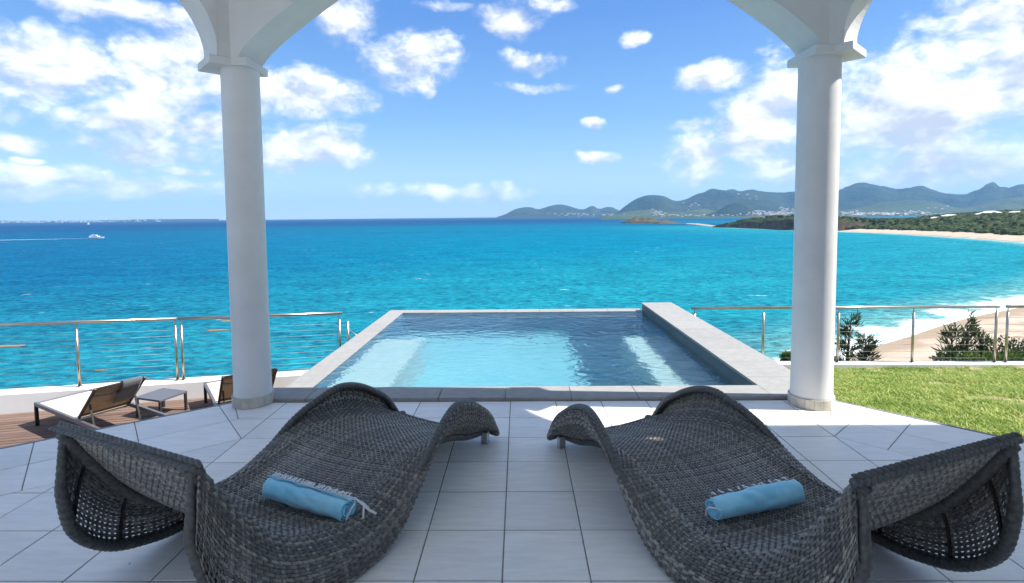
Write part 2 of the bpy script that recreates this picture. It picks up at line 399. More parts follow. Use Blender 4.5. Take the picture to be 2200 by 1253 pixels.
# ------------------------------------------------------------------ house: arcade, roof, unseen wing added to block sun (the part that shades the terrace)
INTR = [(0, 0), (.04, .065), (.1, .128), (.2, .214), (.3, .29), (.4, .362), (.5, .432), (.68, .553), (.9, .69), (1.2, .85), (1.5, .97), (1.8, 1.05), (2.15, 1.08)]
house = empty('house', (0, 1.0, 0)); hoff = Vector((0, 1.0, 0))
tag(house, 'white arcaded villa porch with arches springing from the two round columns', 'house')
ZS, ZT = 2.72, 4.15
def arch_wall(a, b, n, th, name, radius=None):
    """wall from plan point a to b (centre line), thickness th, arch opening between inset ends"""
    a, b, n = Vector(a), Vector(b), Vector(n).normalized(); L = (b - a).length; d = (b - a).normalized()
    N = 44; us = [L * (0.5 - 0.5 * math.cos(math.pi * i / N)) for i in range(N + 1)]
    half = L / 2
    def zi(u):
        u = min(u, L - u)
        if radius: return ZS + math.sqrt(max(0, radius**2 - (radius - u)**2))
        return ZS + lerp(INTR, min(u, 2.15)) * (1 if half >= 2.1 else (half / 2.15) ** .0)
    m = MB(); rows = []
    for off in (-th/2, th/2):
        for top in (0, 1):
            rows.append([(*(a + d*u + n*off), ZT if top else zi(u)) for u in us])
    G = rows
    def strip(A, B): m.add([(p[0]-hoff.x, p[1]-hoff.y, p[2]) for p in A + B], [(i, i+1, len(A)+i+1, len(A)+i) for i in range(len(A)-1)])
    strip(G[0], G[1]); strip(G[3], G[2]); strip(G[2], G[0]); strip(G[1], G[3])
    o = m.build(name, M_WHITE, house)
    for p in o.data.polygons: p.use_smooth = False
    return o
arch_wall((-2.115, 4.315), (2.215, 4.22), (.022, 1), .36, 'front_arch')
d45 = Vector((-.7071, -.7071)); a0 = Vector((-2.345, 4.19))
arch_wall(a0, a0 + d45 * 1.34, (-.7071, .7071), .33, 'left_arch', .67)
d45r = Vector((.7071, -.7071)); a1 = Vector((2.445, 4.10))
arch_wall(a1, a1 + d45r * 1.34, (.7071, .7071), .33, 'right_arch', .67)
# wedge piers above the capitals, where two arch walls meet
for P in ([(-2.105, 4.1385), (-2.17, 4.1385), (-2.236, 4.071), (-2.468, 4.303), (-2.27, 4.490), (-2.105, 4.490)],
          [(2.203, 4.0435), (2.262, 4.0435), (2.336, 3.981), (2.568, 4.213), (2.38, 4.394), (2.203, 4.394)]):
    MB().prism([(x, y - 1.0) for x, y in P], 2.721, ZT).build('pier', M_WHITE, house)
for c in ((-2.345 - 1.05, 4.19 - 1.05), (2.445 + 1.05, 4.10 - 1.05)):
    MB().lathe([(.15, .0), (.145, ZT)], 40, (c[0], c[1] - 1.0)).build('side_pillar', M_WHITE, house, smooth=True)
roof = [(-2.42, 4.52), (2.44, 4.42), (4.5, 2.38), (4.5, -.6), (-4.4, -.6), (-4.4, 2.55)]  # rear edge cut short to let sky and bounced sun in from behind
MB().prism([(x, y - 1.0) for x, y in roof], ZT + .001, ZT + .28).build('roof', M_WHITE, house)
MB().box(-4.4, 4.28, -4.5, -4.2, .002, ZT).build('back_wall', M_WHITE, house)
MB().box(4.3, 8.0, -4.5, 3.56 - 1.0, -1.5, 4.4).build('added_shade_wing', M_WHITE, house)  # guessed, out of view; built to cast shade across the terrace floor

# ------------------------------------------------------------------ pool
WZ = -.10; PX0, PX1, PY0, PY1 = -1.965, 2.05, 4.60, 8.94
def build_pool():
    root = empty('infinity_pool', (0, 6.8, -1.0)); off = Vector((0, 6.8, -1.0))
    tag(root, 'square infinity pool with pale stone coping and clear turquoise water', 'pool')
    def pbox(name, x0, x1, y0, y1, z0, z1, m, bevel=None, parent=root):
        return MB().box(x0 - off.x, x1 - off.x, y0 - off.y, y1 - off.y, z0 - off.z, z1 - off.z).build(name, m, parent, bevel=bevel)
    D = -1.62
    tm = bpy.data.materials.new('pool_tile'); tm.use_nodes = True; T = NT(tm.node_tree)
    tc = T.n('ShaderNodeTexCoord').outputs['Object']
    v = T.noise(tc, 5.0, 4, .6)
    br = T.n('ShaderNodeTexBrick', ins={'Vector': tc, 'Color1': (.25, .52, .58, 1), 'Color2': (.30, .56, .615, 1), 'Mortar': (.20, .42, .47, 1), 'Scale': 1.0, 'Mortar Size': .004, 'Brick Width': .3, 'Row Height': .3})
    br.offset = 0.0
    c = T.mix(T.sstep(v, .35, .65), br.outputs[0], (.20, .49, .58))
    p = T.n('ShaderNodeBsdfPrincipled', ins={'Base Color': c, 'Roughness': .6})
    T.n('ShaderNodeOutputMaterial', ins={0: p.outputs[0]})
    wmat = mat('pool_wall_stone', (.045, .17, .29), .6, .3, col2=(.08, .23, .35), vscale=6, coord='Object')
    pbox('basin_floor', PX0 - .1, PX1 + .1, PY0 - .1, PY1 + .1, D - .15, D, tm)
    W = pbox('basin_wall', PX0 - .24, PX0, PY0 - .1, PY1 + .24, D + .001, WZ - .045, wmat)
    pbox('basin_wall', PX1, PX1 + .24, PY0 - .1, PY1 + .24, D + .001, WZ - .16, wmat)
    pbox('basin_wall', PX0 + .001, PX1 - .001, PY0 - .24, PY0, D + .001, -.06, wmat)
    pbox('basin_wall', PX0 + .001, PX1 - .001, PY1, PY1 + .24, D + .001, WZ - .045, wmat)
    bm_ = mat('bench_stone', (.56, .63, .62), .6, .3, col2=(.48, .56, .56), vscale=5)
    pbox('bench', PX0 + .002, PX0 + .62, PY0 + .002, PY0 + 2.9, D + .002, WZ - .42, bm_)
    pbox('bench', PX1 - .62, PX1 - .002, PY0 + .002, PY0 + 2.9, D + .002, WZ - .42, bm_)
    pbox('waterline_band', PX1 - .012, PX1 + .002, PY0 + .003, PY1 - .003, WZ - .22, -.002, M_BASINDARK)
    # coping stones, each its own slab
    n = 7; step = (PY1 + .26 - 4.93) / n
    for k in range(8):
        y0 = PY0 - .02 + k * (PY1 + .26 - PY0 + .02) / 8; y1 = y0 + (PY1 + .26 - PY0 + .02) / 8
        pbox('coping_stone', PX0 - .27, PX0 - .004, y0 + .0015, y1 - .0015, WZ - .045, WZ + .004, M_STONE, .004)
    for k in range(7):
        x0 = PX0 - .003 + k * (PX1 - PX0) / 7; x1 = x0 + (PX1 - PX0) / 7
        pbox('coping_stone', x0 + .0015, x1 - .0015, PY1 + .003, PY1 + .26, WZ - .045, WZ + .005, M_STONE, .004)
    for k in range(8):
        x0 = -2.30 + k * (PX1 + 2.30 - .006) / 8; x1 = x0 + (PX1 + 2.30 - .006) / 8
        pbox('coping_stone', x0 + .0015, x1 - .0015, 4.308, PY0 - .003, -.06, .03, M_STONE, .005)
    for k in range(9):
        y0 = 4.308 + k * (9.05 - 4.308) / 9; y1 = y0 + (9.05 - 4.308) / 9
        pbox('parapet_slab', PX1 - .008, PX1 + .50, y0 + .0015, y1 - .0015, -.001, .03, M_STONE, .005)
    pbox('parapet_wall', PX1 + .002, PX1 + .475, 4.32, 9.03, -3.0, -.002, M_STONE)
    pbox('outer_wall', PX0 - .26, PX0 - .241, PY0 - .2, PY1 + .24, -3.0, WZ - .046, M_STONE)
    pbox('outer_wall', PX0 - .24, PX1 + .24, PY1 + .241, PY1 + .255, -3.0, WZ - .046, M_STONE)
    # water
    NX, NY = 90, 96; G = []
    for i in range(NY + 1):
        G.append([(PX0 - .003 + (PX1 - .012 - PX0) * j / NX, PY0 + .001 + (PY1 - PY0 - .002) * i / NY, WZ) for j in range(NX + 1)])
    wm = bpy.data.materials.new('pool_water'); wm.use_nodes = True; T = NT(wm.node_tree)
    tc = T.n('ShaderNodeTexCoord').outputs['Object']
    h = T.math('ADD', T.noise(T.vm('MULTIPLY', tc, (1, 1.5, 1)), 3.2, 3, .5, 1.2), T.math('MULTIPLY', T.noise(tc, 11, 3, .55, .8), .28))
    bn = T.n('ShaderNodeBump', ins={'Strength': 1.0, 'Distance': .036, 'Height': h})
    g = T.n('ShaderNodeBsdfGlass', ins={'Color': (.82, .97, .99, 1), 'Roughness': 0.0, 'IOR': 1.33, 'Normal': bn.outputs[0]})
    T.n('ShaderNodeOutputMaterial', ins={0: g.outputs[0]})
    b = MB().grid(G)
    w = b.build('pool_water', wm, None, smooth=True); tag(w, kind='structure')
    for o in (w,): o.cycles.is_caustics_caster = True
    for o in root.children: 
        if o.name.split('.')[0] in ('basin_floor', 'basin_wall', 'bench'): o.cycles.is_caustics_receiver = True
    sl.cycles.is_caustics_light = True
build_pool()

# ------------------------------------------------------------------ sea and coast
SEA = -27.0
COAST = [(-90, -60), (-60, 10), (-28, 26), (10, 42), (38, 72), (60.9, 102.2), (72.5, 112.8), (90.7, 124.6), (105.7, 135.8), (126, 149), (150.4, 161.8), (205, 196), (290, 262),
         (380, 352), (440, 440), (465, 503), (488, 581), (499, 661), (512, 740), (500, 820), (476, 900), (470, 960), (466, 1036), (434, 1178), (520, 1230), (760, 1200), (1500, 1150), (3000, 1000)]
def densify(P, step):
    out = []
    for a, b in zip(P[:-1], P[1:]):
        n = max(1, int(math.dist(a, b) / step))
        out += [(a[0]+(b[0]-a[0])*k/n, a[1]+(b[1]-a[1])*k/n) for k in range(n)]
    return out + [P[-1]]
def chaikin(P, it=2):
    for _ in range(it):
        Q = [P[0]]
        for a, b in zip(P[:-1], P[1:]):
            Q += [(a[0]*.75+b[0]*.25, a[1]*.75+b[1]*.25), (a[0]*.25+b[0]*.75, a[1]*.25+b[1]*.75)]
        P = Q + [P[-1]]
    return P
COAST = chaikin(COAST, 2); CN = np.array(COAST)
def coast_dist(X, Y):                                        # distance to the coast, positive on the water side
    best = np.full(X.shape, 1e9); sgn = np.ones(X.shape)
    for a, b in zip(CN[:-1], CN[1:]):
        d = b - a; L2 = d @ d
        t = np.clip(((X-a[0])*d[0] + (Y-a[1])*d[1]) / L2, 0, 1)
        qx, qy = X - a[0] - t*d[0], Y - a[1] - t*d[1]
        r = np.hypot(qx, qy); cr = d[0]*qy - d[1]*qx
        m = r < best; best = np.where(m, r, best); sgn = np.where(m, np.sign(cr), sgn)
    return best * sgn

def build_sea():
    # polar sheet round the house out to the horizon
    th = np.radians(np.concatenate([np.linspace(-50, 50, 260), np.linspace(50, 310, 60)[1:-1]])) ; th = np.append(th, th[0] + 2*math.pi)
    rr = np.concatenate([[0.5], np.geomspace(25, 17000, 330)])
    R, TH = np.meshgrid(rr, th, indexing='ij')
    X, Y = R*np.sin(TH), R*np.cos(TH)
    V = np.stack([X.ravel(), Y.ravel(), np.full(X.size, SEA)], 1)
    ni, nj = X.shape; I, J = np.meshgrid(np.arange(ni-1), np.arange(nj-1), indexing='ij')
    q = np.stack([I*nj+J, (I+1)*nj+J, (I+1)*nj+J+1, I*nj+J+1], -1).reshape(-1, 4)[:, ::-1]
    me = fast_mesh('sea', V, q, True)
    cd = np.where(R > 4000, 4000, coast_dist(X, Y)).ravel()
    at = me.attributes.new('shore', 'FLOAT', 'POINT'); at.data.foreach_set('value', np.clip(cd, -50, 4000).astype(np.float32))
    m = bpy.data.materials.new('sea_water'); m.use_nodes = True; T = NT(m.node_tree)
    P = T.n('ShaderNodeNewGeometry').outputs['Position']
    sh = T.n('ShaderNodeAttribute', attribute_name='shore').outputs['Fac']
    sp = T.n('ShaderNodeSeparateXYZ', ins={0: P}); x, y = sp.outputs[0], sp.outputs[1]
    dist = T.vm('LENGTH', P, out=1)
    bear = T.math('DIVIDE', x, T.math('ADD', T.math('ABSOLUTE', y), 30.0))
    # depth colour: sandy shallows by the beach, turquoise bay, blue open water, plus a painted cloud shadow
    n0 = T.noise(T.vm('MULTIPLY', P, (.0016, .0035, 0)), 1.0, 3, .55)
    lf = T.math('ADD', T.sstep(bear, -1.0, .25), T.math('MULTIPLY', T.math('SUBTRACT', n0, .5), .5))
    bay = T.mix(T.math('MULTIPLY', lf, 1.0, clamp=True), (.003, .082, .175), (.0006, .134, .222))
    far = T.sstep(T.math('ADD', dist, T.math('MULTIPLY', T.math('SUBTRACT', n0, .5), 900.0)), 450, 3400)
    c = T.mix(T.math('MULTIPLY', far, T.sstep(bear, .75, .0, 0.15, 1.0)), bay, (.002, .042, .125))
    cloud_shade = T.noise(T.vm('MULTIPLY', P, (.0006, .0018, 0)), 1.0, 2, .5)  # dark cloud shadow far out, painted into the water colour
    c = T.mix(T.math('MULTIPLY', T.math('MULTIPLY', T.sstep(cloud_shade, .5, .62), T.sstep(dist, 800, 1500)), .6), c, (.003, .034, .095))
    c = T.mix(T.sstep(sh, 10, 340, .6, 0.0), c, (.016, .21, .245))
    c = T.mix(T.sstep(sh, 4, 34, .75, 0.0), c, (.12, .29, .28))
    # wave texture
    pw = T.vm('MULTIPLY', P, (.55, 1.0, 0))
    w1 = T.noise(pw, .5, 5, .68, .7); w2 = T.noise(pw, .055, 3, .55, .4); w3 = T.noise(P, 1.1, 2, .6)
    wl = T.math('ADD', T.math('MULTIPLY', w1, .78), T.math('MULTIPLY', w2, .22))
    k = T.n('ShaderNodeMapRange', ins={0: wl, 1: .36, 2: .64, 3: .42, 4: 1.62}).outputs[0]
    c = T.mix(1.0, c, T.n('ShaderNodeCombineXYZ', ins={0: k, 1: k, 2: T.math('MULTIPLY_ADD', k, .8, .2)}).outputs[0], 'MULTIPLY')
    # foam: surf along the beach and scattered whitecaps
    sn = T.noise(P, .10, 5, .65); sn2 = T.noise(T.vm('MULTIPLY', P, (1, 1, 0)), .5, 4, .65)
    reach = T.math('MULTIPLY_ADD', T.math('SUBTRACT', sn, .5), 40.0, 8.0)
    surf = T.math('MULTIPLY', T.sstep(T.math('SUBTRACT', sh, reach), 4.0, -5.0), T.sstep(sn2, .30, .52))
    surf = T.math('MULTIPLY', surf, T.sstep(dist, 380, 300, .25, 1.0))
    cap_a = T.noise(T.vm('MULTIPLY', P, (.028, .075, 0)), 1.0, 4, .7)
    cap_b = T.noise(T.vm('MULTIPLY', P, (.16, .42, 0)), 1.0, 3, .6)
    cap = T.math('MULTIPLY', T.sstep(cap_a, .615, .70), T.sstep(cap_b, .58, .66))
    foam = T.math('MAXIMUM', surf, T.math('MULTIPLY', cap, .8))
    c = T.mix(foam, c, (.75, .78, .78))
    h = T.math('ADD', T.math('MULTIPLY', w1, 1.1), T.math('MULTIPLY', w3, .16))
    bn = T.n('ShaderNodeBump', ins={'Strength': T.sstep(dist, 60, 1500, .75, .35), 'Distance': 1.0, 'Height': h})
    df = T.n('ShaderNodeBsdfDiffuse', ins={'Color': c, 'Normal': bn.outputs[0]})
    gl = T.n('ShaderNodeBsdfGlossy', ins={'Color': (1, 1, 1, 1), 'Roughness': T.sstep(dist, 60, 2500, .22, .45), 'Normal': bn.outputs[0]})
    fr = T.math('MINIMUM', T.math('MULTIPLY', T.n('ShaderNodeFresnel', ins={'IOR': 1.33, 'Normal': bn.outputs[0]}).outputs[0], .2), .02)   # wave slopes hide most grazing facets
    mx = T.n('ShaderNodeMixShader', ins={0: fr, 1: df.outputs[0], 2: gl.outputs[0]})
    T.n('ShaderNodeOutputMaterial', ins={0: mx.outputs[0]})
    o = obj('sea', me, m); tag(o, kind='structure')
build_sea()

# coast land: a strip of beach with the green slope behind, running along the shoreline
def veg_mat(name, a, b, sc, rough=.9):
    return mat(name, a, rough, .1, col2=b, vscale=sc, bump=.6, bscale=sc * 3, bdist=2.0)
def sand_mat():
    m = bpy.data.materials.new('beach_sand'); m.use_nodes = True; T = NT(m.node_tree)
    P = T.n('ShaderNodeNewGeometry').outputs['Position']; z = T.n('ShaderNodeSeparateXYZ', ins={0: P}).outputs[2]
    n = T.noise(P, .12, 5, .6); c = T.mix(T.sstep(n, .35, .65), (.47, .39, .305), (.39, .315, .24))
    zz = T.math('ADD', z, T.math('MULTIPLY', T.math('SUBTRACT', T.noise(P, .07, 3, .6), .5), 1.6))
    c = T.mix(T.sstep(zz, SEA + .6, SEA + .15), c, (.30, .235, .17))
    d = T.math('SUBTRACT', 1.0, T.math('ABSOLUTE', T.math('MULTIPLY', T.math('SUBTRACT', zz, SEA + 1.15), 4.0)), clamp=True)
    bits = T.sstep(T.noise(P, .55, 5, .7), .52, .60)
    c = T.mix(T.math('MULTIPLY', T.math('MULTIPLY', d, bits), .85), c, (.13, .085, .055))
    c = T.mix(T.math('MULTIPLY', T.sstep(T.noise(T.vm('ADD', P, (40, 9, 0)), .8, 4, .7), .64, .70), .7), c, (.16, .11, .075))
    bn = T.n('ShaderNodeBump', ins={'Strength': .7, 'Distance': .25, 'Height': T.noise(P, .9, 5, .65)})
    p = T.n('ShaderNodeBsdfPrincipled', ins={'Base Color': c, 'Roughness': .95, 'Specular IOR Level': .1, 'Normal': bn.outputs[0]})
    T.n('ShaderNodeOutputMaterial', ins={0: p.outputs[0]}); return m
M_SAND = sand_mat()
M_SCRUB = veg_mat('coastal_scrub', (.045, .075, .025), (.09, .11, .04), .08)
def beach_profile(d, w):                                     # d metres inland
    if d < w: return -.4 + .06 * d
    return None
def build_coast():
    i0 = int(np.argmin(np.hypot(CN[:,0]-5, CN[:,1]-40))); i1 = int(np.argmin(np.hypot(CN[:,0]-490, CN[:,1]-860)))
    C = np.array(densify([tuple(p) for p in CN[i0:i1+1]], 6.0))
    tg = np.gradient(C, axis=0); tg /= np.linalg.norm(tg, axis=1)[:, None]
    nrm = np.stack([tg[:,1], -tg[:,0]], 1)                   # landward
    k = np.ones(31)/31; nrm = np.stack([np.convolve(np.pad(nrm[:,a], 15, 'edge'), k, 'valid') for a in (0,1)], 1); nrm /= np.linalg.norm(nrm, axis=1)[:, None]
    offs = [-14, -5, 0, 4, 10, 18, 28, 38, 48]
    G = []
    for (x, y), n in zip(C, nrm):
        row = []
        for d in offs:
            z = SEA + (.07*d if d < 0 else .075*d) + .3*mnoise.noise(Vector((x*.05 + n[0]*d*.05, y*.05 + n[1]*d*.05, 0)))*min(1, max(0, d/10))
            row.append((x + n[0]*d, y + n[1]*d, z))
        G.append(row)
    o = MB().grid(G).build('beach', M_SAND, None, True); tag(o, kind='structure')
    return C, nrm
CO, CONRM = build_coast()

def height_land(x, y):                                       # green hill country behind the far beach and the bluff under the house
    h = 0.0
    for cx, cy, rx, ry, hh in ((1120, 980, 430, 300, 27), (800, 720, 190, 200, 9), (860, 900, 240, 190, 15), (1000, 700, 330, 260, 23), (700, 1000, 190, 120, 10)):
        q = ((x-cx)/rx)**2 + ((y-cy)/ry)**2; h = max(h, hh * max(0, 1-q)**.7 if q < 1 else 0)
    return h
def build_land():
    N = 90; G = []
    xs = np.linspace(470, 1900, N); ys = np.linspace(330, 1600, N)
    X, Y = np.meshgrid(xs, ys, indexing='ij'); D = -coast_dist(X, Y)
    for i in range(N):
        row = []
        for j in range(N):
            d = D[i, j]; z = SEA - 2 + min(1, max(0, (d - 30) / 22)) * 5.2
            if d > 46: z += height_land(X[i,j], Y[i,j]) * min(1, (d-46)/60) + 1.6*mnoise.noise(Vector((X[i,j]*.02, Y[i,j]*.02, 0)))
            row.append((X[i,j], Y[i,j], z))
        G.append(row)
    o = MB().grid(G).build('hill', M_SCRUB, None, True); tag(o, kind='structure')
build_land()

# woods on the hill: a mass of crowns nobody could count
def clump_mesh(k):
    import bmesh
    bm = bmesh.new(); bmesh.ops.create_icosphere(bm, subdivisions=2, radius=1)
    for v in bm.verts:
        n = mnoise.noise(v.co*1.9 + Vector((k*7.1, k, 0))); f = 1 + .45*n + .25*mnoise.noise(v.co*4.3 + Vector((0, k*3.3, 0)))
        v.co = Vector((v.co.x*f, v.co.y*f, max(-.35, v.co.z*f*.85)))
    V = np.array([v.co for v in bm.verts]); T3 = np.array([[v.index for v in f.verts] for f in bm.faces]); bm.free()
    return V, T3
CLUMPS = [clump_mesh(k) for k in range(8)]
def scatter_mesh(name, items, matl):                         # items: (x,y,z,size,heightscale)
    VV = []; FF = []; CC = []; b = 0
    for (x, y, z, s, hs) in items:
        V, T3 = CLUMPS[random.randrange(8)]; a = random.uniform(0, 6.28); ca, sa = math.cos(a), math.sin(a)
        W = np.stack([(V[:,0]*ca - V[:,1]*sa)*s + x, (V[:,0]*sa + V[:,1]*ca)*s + y, V[:,2]*s*hs + z], 1)
        VV.append(W); FF.append(T3 + b); b += len(W); CC.append(np.full(len(W), random.random()))
    me = fast_mesh(name, np.concatenate(VV), np.concatenate(FF), False)
    at = me.attributes.new('tint', 'FLOAT', 'POINT'); at.data.foreach_set('value', np.concatenate(CC).astype(np.float32))
    return obj(name, me, matl)
def crown_mat(name, dark, light, sc):
    m = bpy.data.materials.new(name); m.use_nodes = True; T = NT(m.node_tree)
    P = T.n('ShaderNodeNewGeometry').outputs['Position']; t = T.n('ShaderNodeAttribute', attribute_name='tint').outputs['Fac']
    f = T.math('ADD', T.math('MULTIPLY', t, .7), T.math('MULTIPLY', T.noise(P, sc, 3, .65), .5), clamp=True)
    c = T.mix(f, dark, light)
    bn = T.n('ShaderNodeBump', ins={'Strength': .9, 'Distance': 1.2, 'Height': T.noise(P, sc*2.2, 3, .7)})
    p = T.n('ShaderNodeBsdfPrincipled', ins={'Base Color': c, 'Roughness': .95, 'Specular IOR Level': .05, 'Normal': bn.outputs[0]})
    T.n('ShaderNodeOutputMaterial', ins={0: p.outputs[0]}); return m
M_CROWN = crown_mat('far_tree_crowns', (.022, .042, .018), (.085, .105, .035), .35)
def build_woods():
    it = []; tries = 0
    PX = RNG.uniform(500, 1700, 26000); PY = RNG.uniform(350, 1300, 26000)
    D = -coast_dist(PX, PY)
    ok = (D > 44) & (PX / PY < 1.12) & (PX / PY > .50)
    for x, y, d in zip(PX[ok], PY[ok], D[ok]):
        z = SEA + 3.2 + height_land(x, y) * min(1, (d-46)/60 if d > 46 else 0)
        s = random.uniform(3.0, 6.5) * (0.7 if d < 60 else 1)
        it.append((x, y, z + s*.25, s, random.uniform(.7, 1.0)))
    o = scatter_mesh('woodland', it[:6500], M_CROWN)
    tag(o, 'dense dark green woodland covering the hill behind the far beach', 'woodland', kind='stuff')
build_woods()

# rocky headland, islet and sand spit
def rock_mat(name, rock, rock2, green):
    m = bpy.data.materials.new(name); m.use_nodes = True; T = NT(m.node_tree)
    g = T.n('ShaderNodeNewGeometry'); P = g.outputs['Position']
    nz = T.n('ShaderNodeSeparateXYZ', ins={0: g.outputs['Normal']}).outputs[2]
    n = T.noise(T.vm('MULTIPLY', P, (1, 1, .5)), .09, 5, .65)
    c = T.mix(T.sstep(n, .38, .62), rock, rock2)
    up_ = T.math('ADD', nz, T.math('MULTIPLY', T.math('SUBTRACT', n, .5), .9))
    c = T.mix(T.sstep(up_, .5, .72), c, green)
    bn = T.n('ShaderNodeBump', ins={'Strength': .9, 'Distance': 2.5, 'Height': T.noise(P, .25, 5, .7)})
    p = T.n('ShaderNodeBsdfPrincipled', ins={'Base Color': c, 'Roughness': .95, 'Specular IOR Level': .05, 'Normal': bn.outputs[0]})
    T.n('ShaderNodeOutputMaterial', ins={0: p.outputs[0]}); return m
M_ROCK = rock_mat('headland_rock', (.15, .10, .072), (.075, .058, .046), (.035, .05, .02))
def ridge(name, front, top, back, hts, matl, N=60, K=16, noise=.25, ns=.02, expo=.35, prof=None):
    """terrain lump: front/back plan polylines, crest height along it"""
    Fp = np.array(densify(front, 1e9)); G = []
    def samp(P, t):
        P = np.array(P); s = np.linspace(0, 1, len(P)); return np.interp(t, s, P[:,0]), np.interp(t, s, P[:,1])
    for i in range(N + 1):
        t = i / N; fx, fy = samp(front, t); bx, by = samp(back, t); hh = float(np.interp(t, np.linspace(0, 1, len(hts)), hts)); row = []
        for k in range(K + 1):
            u = k / K; x, y = fx + (bx-fx)*u, fy + (by-fy)*u
            f = (min(1, u / top) ** expo) if u <= top else max(0, 1 - ((u-top)/(1-top))**1.5)
            nn = mnoise.fractal(Vector((x*ns, y*ns, 3.1)), 1.0, 2.1, 5)
            z = SEA - 1.5 + (hh * f) * (1 + noise*nn)
            j = noise * 14 * mnoise.noise(Vector((x*ns*1.7, y*ns*1.7, k))) * (1 if u < .5 else 0)
            row.append((x + j, y + j*.6, z))
        G.append(row)
    o = MB().grid(G).build(name, matl, None, False); tag(o, kind='structure'); return o
ridge('headland', [(424, 1190), (446, 1130), (462, 1036), (458, 950), (474, 905), (505, 880), (560, 890)], .16,
      [(470, 1300), (560, 1300), (620, 1200), (680, 1140), (720, 1090), (760, 1060), (800, 1050)], [1, 15, 24, 26, 25, 22, 16], M_ROCK, 110, 22, .3, .03, .3)
ridge('islet', [(350, 1945), (395, 1880), (440, 1815), (480, 1760), (522, 1700)], .4, [(420, 2080), (470, 2020), (520, 1930), (550, 1850), (560, 1740)],
      [2, 22, 17, 11, 4, 1.5], mat('islet_rock', (.13, .10, .075), .95, .05, col2=(.06, .065, .035), vscale=.03, bump=.9, bscale=.2, bdist=3), 60, 16, .5, .02, .45)
ridge('sand_spit', [(515, 1705), (500, 1560), (470, 1400), (440, 1230)], .5, [(545, 1712), (530, 1570), (500, 1410), (465, 1240)], [3, 4.5, 4.2, 4], M_SAND, 30, 6, .1, .02, .6)
hw = []
for k in range(420):                                         # scrub and trees along the headland top
    t = random.random(); u = random.uniform(.12, .7)
    a = np.array([(424, 1190), (446, 1130), (462, 1036), (458, 950), (474, 905), (505, 880), (560, 890)]); b = np.array([(470, 1300), (560, 1300), (620, 1200), (680, 1140), (720, 1090), (760, 1060), (800, 1050)])
    s7 = np.linspace(0, 1, 7); f = np.array([np.interp(t, s7, a[:,0]), np.interp(t, s7, a[:,1])]); g = np.array([np.interp(t, s7, b[:,0]), np.interp(t, s7, b[:,1])]); p = f + (g-f)*u
    hh = float(np.interp(t, s7, [1, 15, 24, 26, 25, 22, 16])); ff = (min(1, u/.16)**.3) if u <= .16 else max(0, 1-((u-.16)/.84)**1.5)
    s = random.uniform(1.5, 3.6); hw.append((p[0], p[1], SEA - 1.5 + hh*ff*.97 + s*.2, s, random.uniform(.7, 1.1)))
M_CROWN2 = crown_mat('headland_scrub', (.018, .03, .014), (.055, .068, .024), .4)
tag(scatter_mesh('headland_scrub', hw, M_CROWN2), 'dark scrub growing along the top of the rocky headland', 'scrub', kind='stuff')

# mountains beyond the bay
def mountain(name, pts, D, depth, matl, base_in=.55, seed=0, relief=.3):
    """pts: (photo x, photo y) of the skyline; D: distance of the crest in metres"""
    xs = [p[0] for p in pts]; fy = smooth_tab(pts)
    N = int((xs[-1]-xs[0]) / 4); G = []; K = 22
    for i in range(N + 1):
        px = xs[0] + (xs[-1]-xs[0]) * i / N
        c = at_y(px, float(fy(px)), D); row = []
        crest = max(2.0, c.z - SEA)
        dirv = Vector((c.x, c.y)).normalized()
        for k in range(K + 1):
            u = k / K * 1.5
            off = (u - 1) * depth; x, y = c.x + dirv.x*off, c.y + dirv.y*off
            n = mnoise.fractal(Vector((x/depth*2.2 + seed, y/depth*2.2, seed)), .9, 2.1, 6)
            rg = mnoise.fractal(Vector((px*.012 + seed, u*1.5, seed*2)), .9, 2.1, 5)
            f = max(0, u) ** 1.25 if u <= 1 else max(0, 1 - (u-1)*1.4)
            z = crest * f * (1 + (relief*n + relief*1.4*rg) * (4*u*(1-u) if u < 1 else .5))
            row.append((x, y, SEA - 1 + max(0, z)))
        G.append(row)
    o = MB().grid(G).build(name, matl, None, True); tag(o, kind='structure'); return o
M_MTN = mat('mountain_forest', (.014, .03, .02), .95, .05, col2=(.04, .056, .032), vscale=.0022, bump=1.0, bscale=.012, bdist=60)
M_HILLG = mat('grassy_foothill', (.04, .07, .034), .95, .05, col2=(.075, .092, .045), vscale=.004, bump=1.0, bscale=.02, bdist=30)
mountain('mountain', [(1320, 462), (1345, 440), (1372, 424), (1400, 416), (1425, 418), (1450, 429), (1475, 425), (1500, 414), (1520, 409), (1560, 412), (1590, 409), (1618, 404), (1650, 408), (1685, 410), (1715, 410),
                     (1760, 414), (1800, 412), (1832, 405), (1862, 400), (1885, 400), (1915, 405), (1950, 404), (1985, 403), (2010, 410), (2040, 415), (2078, 416), (2100, 406), (2130, 394), (2152, 404), (2166, 405), (2185, 397), (2220, 388), (2300, 380), (2420, 400)], 8200, 2600, M_MTN, seed=1.3)
mountain('mountain', [(1068, 466), (1078, 463), (1090, 458), (1105, 450), (1120, 445), (1142, 444), (1155, 448), (1172, 445), (1190, 441), (1212, 440), (1235, 446), (1250, 450), (1262, 446), (1273, 443), (1285, 449), (1300, 447), (1315, 446), (1330, 452), (1350, 456), (1400, 462)], 9600, 1500, M_MTN, seed=4.1)
mountain('foothill', [(1300, 464), (1330, 458), (1370, 452), (1400, 450), (1440, 455), (1480, 453), (1510, 449), (1540, 452), (1580, 456), (1640, 455), (1700, 447), (1760, 444), (1800, 450), (1850, 446), (1890, 436), (1930, 431), (1970, 428), (2010, 434), (2060, 446), (2110, 440), (2160, 426), (2220, 420), (2300, 430)], 6300, 900, M_HILLG, seed=7.7, relief=.1)
